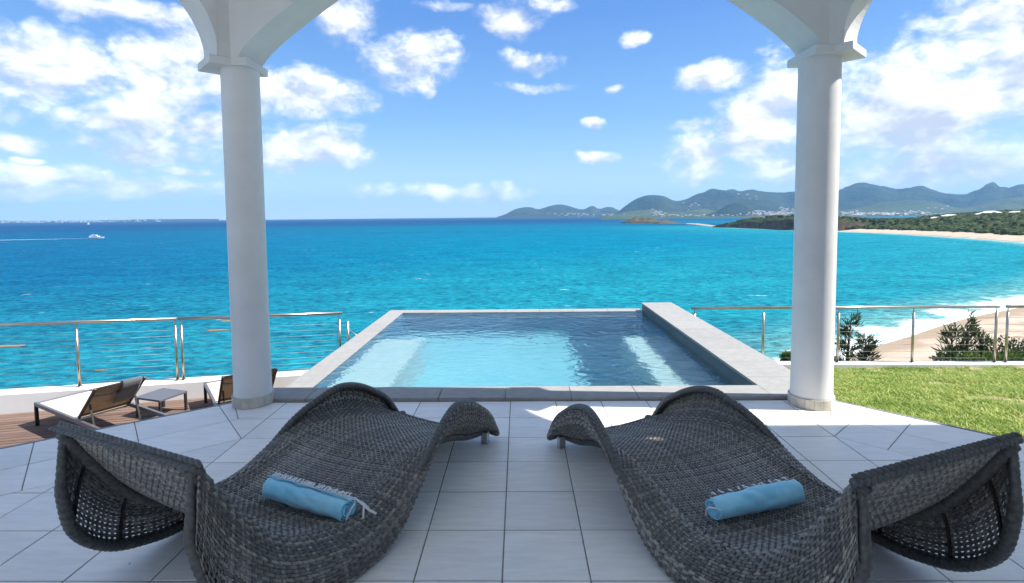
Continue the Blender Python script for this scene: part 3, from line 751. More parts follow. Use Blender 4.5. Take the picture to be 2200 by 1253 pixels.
mountain('foothill', [(1515, 462), (1540, 452), (1562, 441), (1583, 436), (1600, 440), (1620, 449), (1645, 457), (1670, 463)], 5600, 500, M_MTN, seed=2.2, relief=.1)
mountain('low_island', [(-260, 470), (-100, 472), (0, 474), (60, 475), (120, 474.2), (180, 473.6), (240, 472.8), (320, 471.2), (400, 470.6), (470, 470.6)], 9000, 900, M_MTN, seed=9.5, relief=.1)
mountain('town_shore', [(1290, 465.5), (1340, 464.5), (1420, 464), (1500, 464), (1600, 463), (1700, 461.5), (1800, 460), (1900, 459.5), (2000, 459), (2100, 459), (2250, 458)], 4300, 260, M_HILLG, seed=3.7, relief=.1)

# ------------------------------------------------------------------ bluff under the house, lawn, kerb
M_BLUFF = mat('bluff_scrub', (.05, .07, .03), .95, .1, col2=(.13, .11, .06), vscale=.5, bump=.8, bscale=2.5, bdist=.3)
def build_bluff():
    G = []
    for a in np.radians(np.linspace(-100, 115, 80)):
        row = []
        for r in (9.7, 10.6, 12, 14, 18, 24, 32, 42, 55):
            x, y = r*math.sin(a)*1.08, r*math.cos(a)
            f = (r - 9.7) / 45.3
            row.append((x, y, -1.75 - 27.5 * f**.62 + .5*mnoise.noise(Vector((x*.4, y*.4, 0)))))
        G.append(row)
    o = MB().grid(G).build('bluff', M_BLUFF, None, True); tag(o, kind='structure')
    o2 = MB().prism([(-9.5, -4), (9.9, -4), (9.9, 9.2), (-9.5, 9.2)], -3.2, -2.6).build('ground', M_BLUFF); tag(o2, kind='structure')
build_bluff()

KA, KB = Vector((2.53, 9.36)), Vector((11.0, 9.85))          # kerb line on the seaward side of the lawn
def lawn_z(x, y):
    e = nR.dot(Vector((x, y)) - ER)                          # metres outside the terrace edge
    t = max(0.0, min(1.0, (y - 3.3) / 6.0))
    z = -.055 - 1.17 * t**1.15 - .012*max(0, x-3)
    return z + .018*mnoise.noise(Vector((x*1.1, y*1.1, 0)))
def in_lawn(x, y):
    k = KA + (KB-KA) * ((x-KA.x)/(KB.x-KA.x))
    return x > 2.53 and y < k.y - .02 and nR.dot(Vector((x, y)) - ER) > .025
def build_lawn():
    m = bpy.data.materials.new('lawn_soil'); m.use_nodes = True; T = NT(m.node_tree)
    P = T.n('ShaderNodeTexCoord').outputs['Object']
    n = T.noise(P, 2.2, 5, .65); n2 = T.noise(P, 40, 4, .6)
    c = T.mix(T.sstep(n, .46, .62), (.16, .22, .05), (.44, .36, .22)); c = T.mix(T.sstep(n2, .35, .7), c, (.10, .15, .03))
    bn = T.n('ShaderNodeBump', ins={'Strength': .8, 'Distance': .02, 'Height': n2})
    p = T.n('ShaderNodeBsdfPrincipled', ins={'Base Color': c, 'Roughness': .95, 'Specular IOR Level': .1, 'Normal': bn.outputs[0]})
    T.n('ShaderNodeOutputMaterial', ins={0: p.outputs[0]})
    G = []
    for i in range(60):
        x = 2.53 + 8.4 * i / 59; k = KA + (KB-KA) * ((x-KA.x)/(KB.x-KA.x)); y0 = max(-2.0, ER.y - (x-ER.x) * (dR.y/-dR.x) * 1.0) if True else 0
        ye = ER.y + (x - ER.x) * (dR.y / dR.x) + .03
        y0 = max(-2.0, ye)
        G.append([(x, y0 + (k.y - y0) * j / 50, lawn_z(x, y0 + (k.y-y0)*j/50)) for j in range(51)])
    o = MB().grid(G).build('lawn', m, None, True); tag(o, kind='structure')
    # blades
    NB = 115000
    y = 3.2 + (9.7-3.2) * RNG.random(NB)**1.25; x = 2.5 + RNG.random(NB) * (y*1.02 + .3 - 2.5).clip(.1)
    B = []; 
    V = []; Q = []; TT = []; b = 0
    for xi, yi in zip(x, y):
        if not in_lawn(xi, yi): continue
        pn = mnoise.noise(Vector((xi*1.5, yi*1.5, 5))) + .6*mnoise.noise(Vector((xi*5, yi*5, 9)))
        if pn > .16 and random.random() < min(.93, .45 + 1.2*pn): continue
        z = lawn_z(xi, yi); h = random.uniform(.015, .042) * (1.15 - .35*max(0, pn)); a = random.uniform(0, 6.283); w = random.uniform(.0035, .0065)
        dx, dy = math.cos(a), math.sin(a); ln = random.uniform(.5, 2.0) * h; la = random.uniform(0, 6.283); lx, ly = math.cos(la)*ln, math.sin(la)*ln
        V += [(xi-dx*w, yi-dy*w, z-.003), (xi+dx*w, yi+dy*w, z-.003), (xi+lx*.45+dx*w*.8, yi+ly*.45+dy*w*.8, z+h*.65), (xi+lx*.45-dx*w*.8, yi+ly*.45-dy*w*.8, z+h*.65),
              (xi+lx+dx*w*.2, yi+ly+dy*w*.2, z+h), (xi+lx-dx*w*.2, yi+ly-dy*w*.2, z+h)]
        Q += [(b, b+1, b+2, b+3), (b+3, b+2, b+4, b+5)]; b += 6
        t = min(1, max(0, .36 + .6*pn + random.uniform(-.34, .38))); TT += [t]*6
    me = fast_mesh('grass', V, Q, False)
    at = me.attributes.new('tint', 'FLOAT', 'POINT'); at.data.foreach_set('value', np.array(TT, np.float32))
    gm = bpy.data.materials.new('grass_blade'); gm.use_nodes = True; T = NT(gm.node_tree)
    t = T.n('ShaderNodeAttribute', attribute_name='tint').outputs['Fac']
    c = T.ramp(t, [(0, (.17, .27, .045)), (.45, (.36, .44, .10)), (.75, (.54, .55, .20)), (1, (.66, .56, .32))])
    d = T.n('ShaderNodeBsdfPrincipled', ins={'Base Color': c, 'Roughness': .6, 'Specular IOR Level': .25}); tr = T.n('ShaderNodeBsdfTranslucent', ins={'Color': c})
    T.n('ShaderNodeOutputMaterial', ins={0: T.n('ShaderNodeMixShader', ins={0: .3, 1: d.outputs[0], 2: tr.outputs[0]}).outputs[0]})
    g = obj('grass', me, gm); tag(g, 'short sunlit green lawn grass between the right column and the kerb', 'grass', kind='stuff')
    # concrete kerb carrying the right-hand railing
    u = (KB-KA).normalized(); n = Vector((-u.y, u.x)); root = None
    L = (KB-KA).length; kb = MB(); N = 12; G = []
    for i in range(N+1):
        p = KA + u*L*i/N; zt = kerb_z(p.x)
        G.append([(*(p), zt-.9), (*(p), zt-.012), (*(p + n*.012), zt), (*(p + n*.22), zt), (*(p + n*.232), zt-.012), (*(p + n*.232), zt-1.2)])
    o = kb.grid([list(map(tuple, r)) for r in G]).build('kerb', M_WHITE); tag(o, 'pale concrete kerb along the seaward side of the lawn', 'kerb')
def kerb_z(x): return -1.15 - .022*(x - 4.2)
build_lawn()

# ------------------------------------------------------------------ railings
def railing(name, label, base, top, cables, group, handrail=True, overhang=(.05, .05), post_r=.021, pinned=None):
    """base/top: lists of matching points (post feet, handrail heights)"""
    root = empty(name, base[0]); o0 = Vector(base[0])
    for b, t in zip(base, top):
        b, t = Vector(b), Vector(t); lo = b - o0
        hgt = t.z - b.z
        e = .10 if handrail else 0.0
        p = MB(); p.tube([lo, lo + Vector((0, 0, hgt - e))], post_r, 14).build('post', M_STEEL, root, True)
        MB().tube([lo + Vector((0, 0, .0)), lo + Vector((0, 0, .012))], post_r*1.9, 16).build('base_plate', M_STEEL, root, True)
        if handrail: MB().tube([lo + Vector((0, 0, hgt - e)), lo + Vector((0, 0, hgt - .015))], post_r*.4, 8).build('pin', M_STEEL, root, True)
    if handrail:
        a, z = Vector(top[0]) - o0, Vector(top[-1]) - o0; d = (z-a).normalized()
        MB().tube([a - d*overhang[0], z + d*overhang[1]], .024, 14).build('handrail', M_STEEL, root, True)
    for k in range(cables):
        f = (k + .7) / (cables + .55)
        pts = []
        for b, t in zip(base, top): pts.append(Vector(b) - o0 + Vector((0, 0, (t.z - b.z - .1) * f)))
        if len(pts) > 1: MB().tube(pts, .0026, 6).build('cable', M_CABLE, root, True)
    tag(root, label, 'railing', group)
    return root
WA, WB = Vector((-9.62, 7.17)), Vector((-2.28, 9.145))       # white parapet wall along the deck
def wall_pt(px):                                             # plan point of the parapet centre line seen at that column of the photo
    d = ray(px, 760); e = WB - WA
    t = (WA.y*d.x - WA.x*d.y) / (e.x*d.y - e.y*d.x); p = WA + e*t
    return Vector((p.x, p.y))
def wall_top(p): return -1.005 - .012*(p.x + 7.6)
def build_left_rail():
    u = (WB-WA).normalized(); n = Vector((-u.y, u.x)); N = 14; G = []
    for i in range(N+1):
        p = WA + (WB-WA)*i/N; zt = wall_top(p)
        G.append([tuple((*(p - n*.14), -3.0)), (*(p - n*.14), zt-.014), (*(p - n*.126), zt), (*(p + n*.126), zt), (*(p + n*.14), zt-.014), (*(p + n*.14), -4.0)])
    o = MB().grid(G).build('parapet_wall', M_WHITE); tag(o, 'low white parapet wall behind the timber deck on the left', 'wall')
    def bt(px):
        p = wall_pt(px); b = Vector((p.x, p.y, wall_top(p) - .002)); return b, Vector((p.x, p.y, -.012 - .018*(p.x+7.6)))
    A = [bt(-200), bt(167), bt(379)]
    railing('railing', 'steel railing of wires behind the deck at the far left, two posts showing', [a[0] for a in A], [a[1] for a in A], 9, 'stainless steel railings', overhang=(.3, .03))
    B = [bt(392), bt(560), bt(731)]
    railing('railing', 'steel railing of wires seen behind the left column, ending near the pool', [a[0] for a in B], [a[1] for a in B], 9, 'stainless steel railings', overhang=(.03, .05))
    c = wall_pt(749); cb = Vector((c.x, c.y, wall_top(c) - .002)); ct = Vector((c.x, c.y, -.24))
    r = railing('railing_post', 'short steel post with slack wires beside the left pool edge', [cb], [ct], 0, 'stainless steel railings', handrail=False)
    for z0, z1 in ((.70, .40), (.58, .26)):
        MB().tube([Vector((0, 0, z0)), Vector((.16, .05, z0-.15)), Vector((.34, .1, z1-.02))], .006, 6).build('wire', M_STEEL, r, True)
build_left_rail()
def build_right_rail():
    u = (KB-KA).normalized(); n = Vector((-u.y, u.x))
    def pt(px):
        d = ray(px, 700); e = KB-KA; A0 = KA + n*.115
        t = (A0.y*d.x - A0.x*d.y) / (e.x*d.y - e.y*d.x); return A0 + e*t
    def bt(px, drop=0.0):
        p = pt(px); return Vector((p.x, p.y, kerb_z(p.x) - .002)), Vector((p.x, p.y, -.15 - .0125*(p.x-3.0) - drop))
    A = [bt(1492), bt(1801), bt(1962), bt(2140)]
    railing('railing', 'long steel railing on the kerb beyond the lawn, passing behind the right column', [a[0] for a in A], [a[1] for a in A], 7, 'stainless steel railings', overhang=(.06, .04))
    railing('railing', 'steel railing leaving the picture at the right edge beyond the lawn', [bt(2164)[0], bt(2420)[0]], [bt(2164)[1], bt(2420)[1]], 7, 'stainless steel railings', overhang=(.03, .3))
    b, t = bt(1640, .09)
    railing('railing_post', 'lone steel post between the pool parapet and the right column', [b], [t], 0, 'stainless steel railings', handrail=False)
build_right_rail()

# ------------------------------------------------------------------ timber deck and its furniture
DZ = -1.30
def build_deck():
    base = MB().prism([(-9.6, 3.0), (-4.4, 2.6), (-2.3, 4.3), (-2.26, 8.98), (-9.6, 7.02)], DZ - .3, DZ - .035).build('deck', M_GROUT); tag(base, kind='structure')
    u = (WB-WA).normalized(); n = Vector((-u.y, u.x)); w = .098
    for k in range(44):
        a = WA - n*(.146 + w*k) - u*.5; b = a + u*9.0
        Q = [tuple(p) for p in (a, b, b - n*(w-.013), a - n*(w-.013))]
        Q = clip(Q, 1, 0, -2.245); Q = clip(Q, -1, 0, 9.6) if len(Q) > 2 else Q
        Q = clip(Q, *hp(-nL, EL + nL*.02)) if len(Q) > 2 else Q
        if len(Q) < 3: continue
        c = Vector((sum(p[0] for p in Q)/len(Q), sum(p[1] for p in Q)/len(Q)))
        ang_ = math.atan2(u.y, u.x); ca, sa = math.cos(-ang_), math.sin(-ang_)
        P = [((p[0]-c.x)*ca - (p[1]-c.y)*sa, (p[0]-c.x)*sa + (p[1]-c.y)*ca) for p in Q]
        o = MB().prism(P, -.03, random.uniform(-.0015, .0015)).build('plank', M_WOOD, base); o.location = (c.x, c.y, DZ); o.rotation_euler = (0, 0, ang_)
build_deck()
def lounger(loc, u, label, width=.64, incline=46, hinge=1.15):
    root = empty('sun_lounger', (loc[0], loc[1], DZ), math.atan2(u[1], u[0]))   # x: foot -> head, y: left rail(0) -> width
    Lg, zh, t = 2.3, .30, .04
    fr = MB()
    for y in (0, width): fr.bar((0, y, zh), (Lg, y, zh), .035, .05)
    for x in (0.0175, hinge - .05, Lg - .0175): fr.bar((x, .018, zh - .004), (x, width-.018, zh - .004), .034, .045)
    fr.build('frame', M_ALU, root, bevel=.004)
    for x in (.02, Lg - .02):
        for y in (0.0, width): MB().bar((x, y, 0), (x, y, zh - .026), .04, .034, (1, 0, 0)).build('leg', M_BLACKMETAL, root, bevel=.003)
    MB().box(.05, hinge - .02, .02, width-.02, zh + .004, zh + .012).build('seat_sling', M_SEATSLING, root)
    a = rad(incline); Lb = .68; hx, hz = hinge, zh + .01
    def bp(s, y, off=0.0): return (hx + s*math.cos(a) - off*math.sin(a), y, hz + s*math.sin(a) + off*math.cos(a))
    fb = MB()
    for y in (.045, width-.045): fb.bar(bp(0, y), bp(Lb, y), .026, .03)
    fb.bar(bp(Lb-.012, .06), bp(Lb-.012, width-.06), .022, .026)
    fb.bar(bp(.08, .06), bp(.08, width-.06), .02, .02)
    fb.build('back_frame', M_BLACKMETAL, root, bevel=.003)
    G = [[bp(.02 + (Lb-.05)*i/10, .05 + (width-.1)*j/8, -.004 - .012*math.sin(math.pi*i/10)*math.sin(math.pi*j/8)) for j in range(9)] for i in range(11)]
    MB().grid(G).build('back_sling', M_SLING, root, True)
    MB().tube([bp(.53, .05, -.02), bp(.52, .22, -.035), bp(.52, width-.22, -.035), bp(.53, width-.05, -.02)], .010, 8).build('head_bar', M_ALU, root, True)
    # prop legs that hold the back up
    for y in (.07, width-.07): MB().bar(bp(.34, y, -.015), (hinge + .42, y, .055), .022, .012).build('prop', M_BLACKMETAL, root)
    MB().tube([(hinge + .42, .07, .055), (hinge + .44, width*.5, .05), (hinge + .42, width-.07, .055)], .009, 8).build('prop_bar', M_ALU, root, True)
    tag(root, label, 'sun lounger', 'brown sun loungers on the timber deck')
    return root, bp
l1, bp1 = lounger((-6.644, 7.156), (.8666, -.499), 'brown sun lounger on the deck with a grey towel over its raised back', .64, 42, 1.2)
l2, bp2 = lounger((-4.819, 8.032), (.594, -.804), 'brown sun lounger on the deck, half hidden behind the left column', .74, 44, 1.14)
def build_deck_small():
    # grey towel folded over the raised back of the first lounger
    t = empty('towel', l1.matrix_basis @ Vector((1.15, .3, .3))); M = l1.matrix_basis; G = []
    prof = [(.26, -.05), (.33, -.052), (.42, -.05), (.52, -.056), (.60, -.046), (.675, -.03), (.705, .0), (.695, .022), (.64, .028), (.54, .022), (.44, .02)]
    for i, (s, off) in enumerate(prof):
        row = []
        for j in range(13):
            y = .33 + .22*j/12 + .006*math.sin(i*1.3) + (.02*(s-.5) if i < 6 else -.03*(.70-s))
            o2 = off + .006*mnoise.noise(Vector((s*9, y*16, i*.2))) * (1 if i < 6 else .5)
            row.append(tuple((M @ Vector(bp1(s, y, o2))) - t.location))
        G.append(row)
    o = MB().grid(G).build('cloth', M_GREYTOWEL, t, True)
    sd = o.modifiers.new('thick', 'SOLIDIFY'); sd.thickness = .012
    tag(t, 'dark grey towel hanging over the back of the brown sun lounger', 'towel')
    # low side table
    r = empty('side_table', (-5.2, 7.6, DZ), math.atan2(-.30, .953))
    MB().box(-.24, .24, -.22, .22, .255, .285).build('table_top', M_ALU, r, bevel=.004)
    for x in (-.22, .22):
        for y in (-.2, .2): MB().box(x-.015, x+.015, y-.015, y+.015, 0, .254).build('leg', M_BLACKMETAL, r)
    tag(r, 'low grey metal side table between the two brown sun loungers', 'table')
build_deck_small()

# ------------------------------------------------------------------ wicker chaises
L_CH, HW = 2.03, .40
tZJ = [(0,.085),(.1,.13),(.19,.195),(.31,.25),(.43,.265),(.53,.222),(.668,.185),(.776,.235),(.88,.36),(.963,.59),(1,.72)]
tZE = [(0,.04),(.04,.18),(.1,.29),(.19,.39),(.25,.41),(.31,.385),(.43,.29),(.53,.16),(.6,.065),(.668,.022),(.75,.02),(.83,.05),(.9,.13),(.96,.29),(1,.47)]
tOE = [(0,.03),(.1,.04),(.2,.05),(.3,.07),(.43,.11),(.55,.13),(.668,.13),(.78,.11),(.9,.07),(.96,.03),(1,.0)]
tOJ = [(0,-.05),(.2,-.05),(.43,-.02),(.6,0),(1,0)]
tDE = [(0,-.05),(.06,-.02),(.12,0),(.85,.0),(.92,.05),(.96,.06),(1,.02)]
fZJ, fZE, fOE, fOJ, fDE = [smooth_tab(t) for t in (tZJ, tZE, tOE, tOJ, tDE)]
def J_pt(s, sd):
    s = np.asarray(s, float); return np.stack([sd*(HW + fOJ(s)), s*L_CH, fZJ(s)], -1)
def E_pt(s, sd):
    s = np.asarray(s, float); return np.stack([sd*(HW + fOE(s)), s*L_CH + fDE(s), np.maximum(.018, fZE(s))], -1)
def band_pt(s, v, sd):
    J, E = J_pt(s, sd), E_pt(s, sd); C = (J + E)/2; C[..., 0] = E[..., 0] + sd*.012; C[..., 2] = J[..., 2]*.75 + E[..., 2]*.25
    v = np.asarray(v)[..., None]
    return (1-v)**2*J + 2*v*(1-v)*C + v**2*E
def seat_pt(s, c):
    s = np.asarray(s, float); c = np.asarray(c, float)
    return np.stack([c*(HW + fOJ(s)), s*L_CH, fZJ(s) - .028*(1-c**2)], -1)
ss = np.linspace(0, 1, 2001); pj = J_pt(ss, 1); al = np.concatenate([[0], np.cumsum(np.linalg.norm(np.diff(pj, axis=0), axis=1))]); ARC = al[-1]
def s_of(a): return np.interp(a, al, ss)
def ribbons(strands):
    """strands: list of (points N×3, normals N×3, sideways N×3, halfwidth, thickness) -> verts, quads, tint"""
    VV = []; QQ = []; TT = []; b = 0
    for P, Nn, S, hw, th in strands:
        n = len(P)
        V = np.stack([P + S*hw, P + S*hw*.45 + Nn*th, P - S*hw*.45 + Nn*th, P - S*hw, P - Nn*th*.7], 1).reshape(-1, 3)
        i = np.arange(n-1)[:, None]*5; q = []
        for k in range(5): q.append(np.concatenate([i+k, i+(k+1) % 5, i+5+(k+1) % 5, i+5+k], 1))
        QQ.append(np.concatenate(q) + b); VV.append(V); TT.append(np.full(len(V), RNG.random())); b += len(V)
    return np.concatenate(VV), np.concatenate(QQ), np.concatenate(TT)
def weave(fn, ua, ub, va, vb, nu, nv, amp, hwu, hwv, th, su=2):
    """woven sheet over fn(u,v): nv strands run along u, nu strands run along v"""
    def frame(U, V):
        e = 1e-3; P = fn(U, V); pu = fn(U + e*(ub-ua), V) - fn(U - e*(ub-ua), V); pv = fn(U, V + e*(vb-va)) - fn(U, V - e*(vb-va))
        pu /= np.linalg.norm(pu, axis=-1, keepdims=True) + 1e-12; pv /= np.linalg.norm(pv, axis=-1, keepdims=True) + 1e-12
        N = np.cross(pu, pv); N /= np.linalg.norm(N, axis=-1, keepdims=True) + 1e-12
        return P, N, pu, pv
    out = []
    for j in range(nv):
        k = np.arange((nu-1)*su + 1) / su; U = ua + (ub-ua)*(k + .5)/nu; V = np.full_like(U, va + (vb-va)*(j + .5)/nv)
        P, N, pu, pv = frame(U, V); off = amp*np.cos(np.pi*(k + j))
        out.append((P + N*off[:, None], N, pv, hwu, th))
    for i in range(nu):
        k = np.arange((nv-1)*su + 1) / su; V = va + (vb-va)*(k + .5)/nv; U = np.full_like(V, ua + (ub-ua)*(i + .5)/nu)
        P, N, pu, pv = frame(U, V); off = -amp*np.cos(np.pi*(k + i))
        out.append((P + N*off[:, None], N, pu, hwv, th))
    return ribbons(out)
def wicker_mat():
    m = bpy.data.materials.new('grey_wicker'); m.use_nodes = True; T = NT(m.node_tree)
    t = T.n('ShaderNodeAttribute', attribute_name='tint').outputs['Fac']; P = T.n('ShaderNodeTexCoord').outputs['Object']
    f = T.math('ADD', T.math('MULTIPLY', t, .5), T.math('MULTIPLY', T.noise(P, 55, 3, .6), .6), clamp=True)
    c = T.ramp(f, [(.12, (.064, .061, .057)), (.5, (.142, .136, .126)), (.88, (.38, .355, .31))])
    bn = T.n('ShaderNodeBump', ins={'Strength': .35, 'Distance': .001, 'Height': T.noise(P, 400, 2, .5)})
    p = T.n('ShaderNodeBsdfPrincipled', ins={'Base Color': c, 'Roughness': .42, 'Specular IOR Level': .45, 'Normal': bn.outputs[0]})
    T.n('ShaderNodeOutputMaterial', ins={0: p.outputs[0]}); return m
M_WICK = wicker_mat(); M_RIM = mat('wicker_wrap', (.105, .105, .10), .45, .45, var=.5, vscale=60, bump=.3, bscale=200, bdist=.001)
M_FOOT = mat('brushed_foot', (.55, .55, .56), .3, .5, metal=1.0)
def wick_mesh(name, V, Q, TT):
    me = fast_mesh(name, V, Q, True); at = me.attributes.new('tint', 'FLOAT', 'POINT'); at.data.foreach_set('value', TT.astype(np.float32)); return me
def wrapped(pts, r, pitch=.022, r_end=None):                             # tube wound with strips: radius steps per turn
    pts = np.array(pts); d = np.concatenate([[0], np.cumsum(np.linalg.norm(np.diff(pts, axis=0), axis=1))])
    n = max(8, int(d[-1] / pitch * 4)); a = np.linspace(0, d[-1], n)
    P = [tuple(np.interp(x, d, pts[:, k]) for k in range(3)) for x in a]
    R = [r * (1.0 + .13 * (((i % 4) / 3.0) - .5) + .05*random.uniform(-1, 1)*(i % 4 == 0)) for i in range(n)]
    if r_end: R = [x * (1 + (r_end/r - 1) * max(0, (i/n - .9)/.1)) for i, x in enumerate(R)]
    m = MB().tube(P, R, 12); return m
def build_chaises():
    seat = wick_mesh('seat', *weave(lambda a, c: seat_pt(s_of(a), c), .004, ARC + .004, -1.022, 1.022, 139, 47, .0034, .0052, .0058, .0026))
    bands = {}
    for sd in (-1, 1):
        bands[sd] = wick_mesh('side_band', *weave(lambda a, v, sd=sd: band_pt(s_of(a), v, sd), .0, ARC, -.035, 1.03, 88, 20, .0050, .0076, .0088, .0036))
    sg = np.linspace(0, 1, 160)
    rim = {}; jt = {}
    for sd in (-1, 1):
        E = E_pt(sg, sd); J1 = J_pt([1.0], sd)[0]; J0 = J_pt([0.0], sd)[0]
        Epath = np.concatenate([[J0 + np.array([0, -.01, -.01])], E, [E[-1]*.5 + J1*.5, J1]])
        Epath = Epath + np.array([-sd*.022, 0, .004]); Epath[-1, 2] -= .012
        rim[sd] = wrapped(Epath, .0225, .026, .010)
        jt[sd] = wrapped(J_pt(sg, sd) - np.array([sd*.026, -.004, .026]), .024, .028)
    def plait(a, b, n):
        """overlapping leaf-shaped strands in two rows along the head edge"""
        a, b = Vector(a), Vector(b); d = (b-a).normalized(); L = (b-a).length; out = MB(); nrm = Vector((0, .55, .83)).normalized(); sd_ = nrm.cross(d).normalized()
        out.tube([a - nrm*.006, b - nrm*.006], .0165, 10)
        for k in range(n):
            for row in (-1, 1):
                c = a + d*(L*(k + (.5 if row > 0 else 0) + .25)/n) + nrm*.0065 + sd_*row*.0105
                ax = (d + sd_*row*.34 + nrm*.10).normalized(); sx = nrm.cross(ax).normalized(); up_ = ax.cross(sx)
                V = []; m = 5
                for i in range(m+1):
                    t = i/m; r = .0105*math.sin(math.pi*(.06 + .88*t))**.7; p = c + ax*((t-.5)*L/n*1.75)
                    V += [p + sx*r*math.cos(q*math.pi/3) + up_*r*.75*math.sin(q*math.pi/3) for q in range(6)]
                out.add(V, [(i*6+q, i*6+(q+1) % 6, (i+1)*6+(q+1) % 6, (i+1)*6+q) for i in range(m) for q in range(6)])
        return out
    hr = plait((-HW-.010, L_CH+.004, .711), (HW+.010, L_CH+.004, .711), 30)
    fr = wrapped(seat_pt(np.zeros(15), np.linspace(-1, 1, 15)) - np.array([0, 0, .006]), .015)
    meshes = {'head_rim': mesh_from('head_rim', hr.V, hr.F, True), 'foot_rim': mesh_from('foot_rim', fr.V, fr.F, True)}
    for sd in (-1, 1):
        meshes['rim', sd] = mesh_from('side_rim', rim[sd].V, rim[sd].F, True); meshes['jt', sd] = mesh_from('seat_rail', jt[sd].V, jt[sd].F, True)
        st = []
        for s in (.76, .88, .955):
            m = MB(); P = band_pt(np.full(9, s), np.linspace(.02, .98, 9), sd); ins = np.array([-sd*.011, 0, .004])
            for p, q in zip(P[:-1], P[1:]): m.bar(p + ins, q + ins, .016, .008, (0, 1, 0))
            st.append(mesh_from('strut', m.V, m.F))
        meshes['struts', sd] = st
    foot = MB().box(-.022, .022, -.018, .018, 0, .075); foot.box(-.024, .024, -.02, .02, -.0, .006)
    fm = mesh_from('metal_foot', foot.V, foot.F)
    cbm = []
    for s in (.12, .45, .8):
        m = MB(); P = seat_pt(np.full(9, s), np.linspace(-1, 1, 9)) - np.array([0, 0, .012])
        for p, q in zip(P[:-1], P[1:]): m.bar(p, q, .03, .008)
        cbm.append(mesh_from('cross_bar', m.V, m.F))
    roots = []
    for (hx, hy), (dx, dy), lab in (((-1.40, 1.83), (.415, .91), 'left dark grey wicker wave chaise, its blue towel fringed with white cords along the top'),
                                    ((1.357, 1.71), (-.379, .925), 'right dark grey wicker wave chaise, nearer the lawn, specks of sunlight on its seat')):
        d = Vector((dx, dy)).normalized(); f = Vector((hx, hy)) + d*L_CH
        root = empty('wicker_chaise', (f.x, f.y, 0), math.atan2(d.x, -d.y))
        tag(root, lab, 'chaise', 'pair of wicker wave chaises on the terrace')
        tag(obj('seat', seat, M_WICK, root), kind='stuff')
        obj('head_rim', meshes['head_rim'], M_RIM, root); obj('foot_rim', meshes['foot_rim'], M_RIM, root)
        for sd in (-1, 1):
            b = tag(obj('side_band', bands[sd], M_WICK, root), kind='stuff')
            obj('side_rim', meshes['rim', sd], M_RIM, b); obj('seat_rail', meshes['jt', sd], M_RIM, b)
            for me in meshes['struts', sd]: obj('strut', me, M_BLACKMETAL, b)
            o = obj('metal_foot', fm, M_FOOT, root); o.location = (sd*(HW-.035), .03, 0)
        for me in cbm: obj('cross_bar', me, M_BLACKMETAL, root)
        roots.append(root)
    return roots
chL, chR = build_chaises()

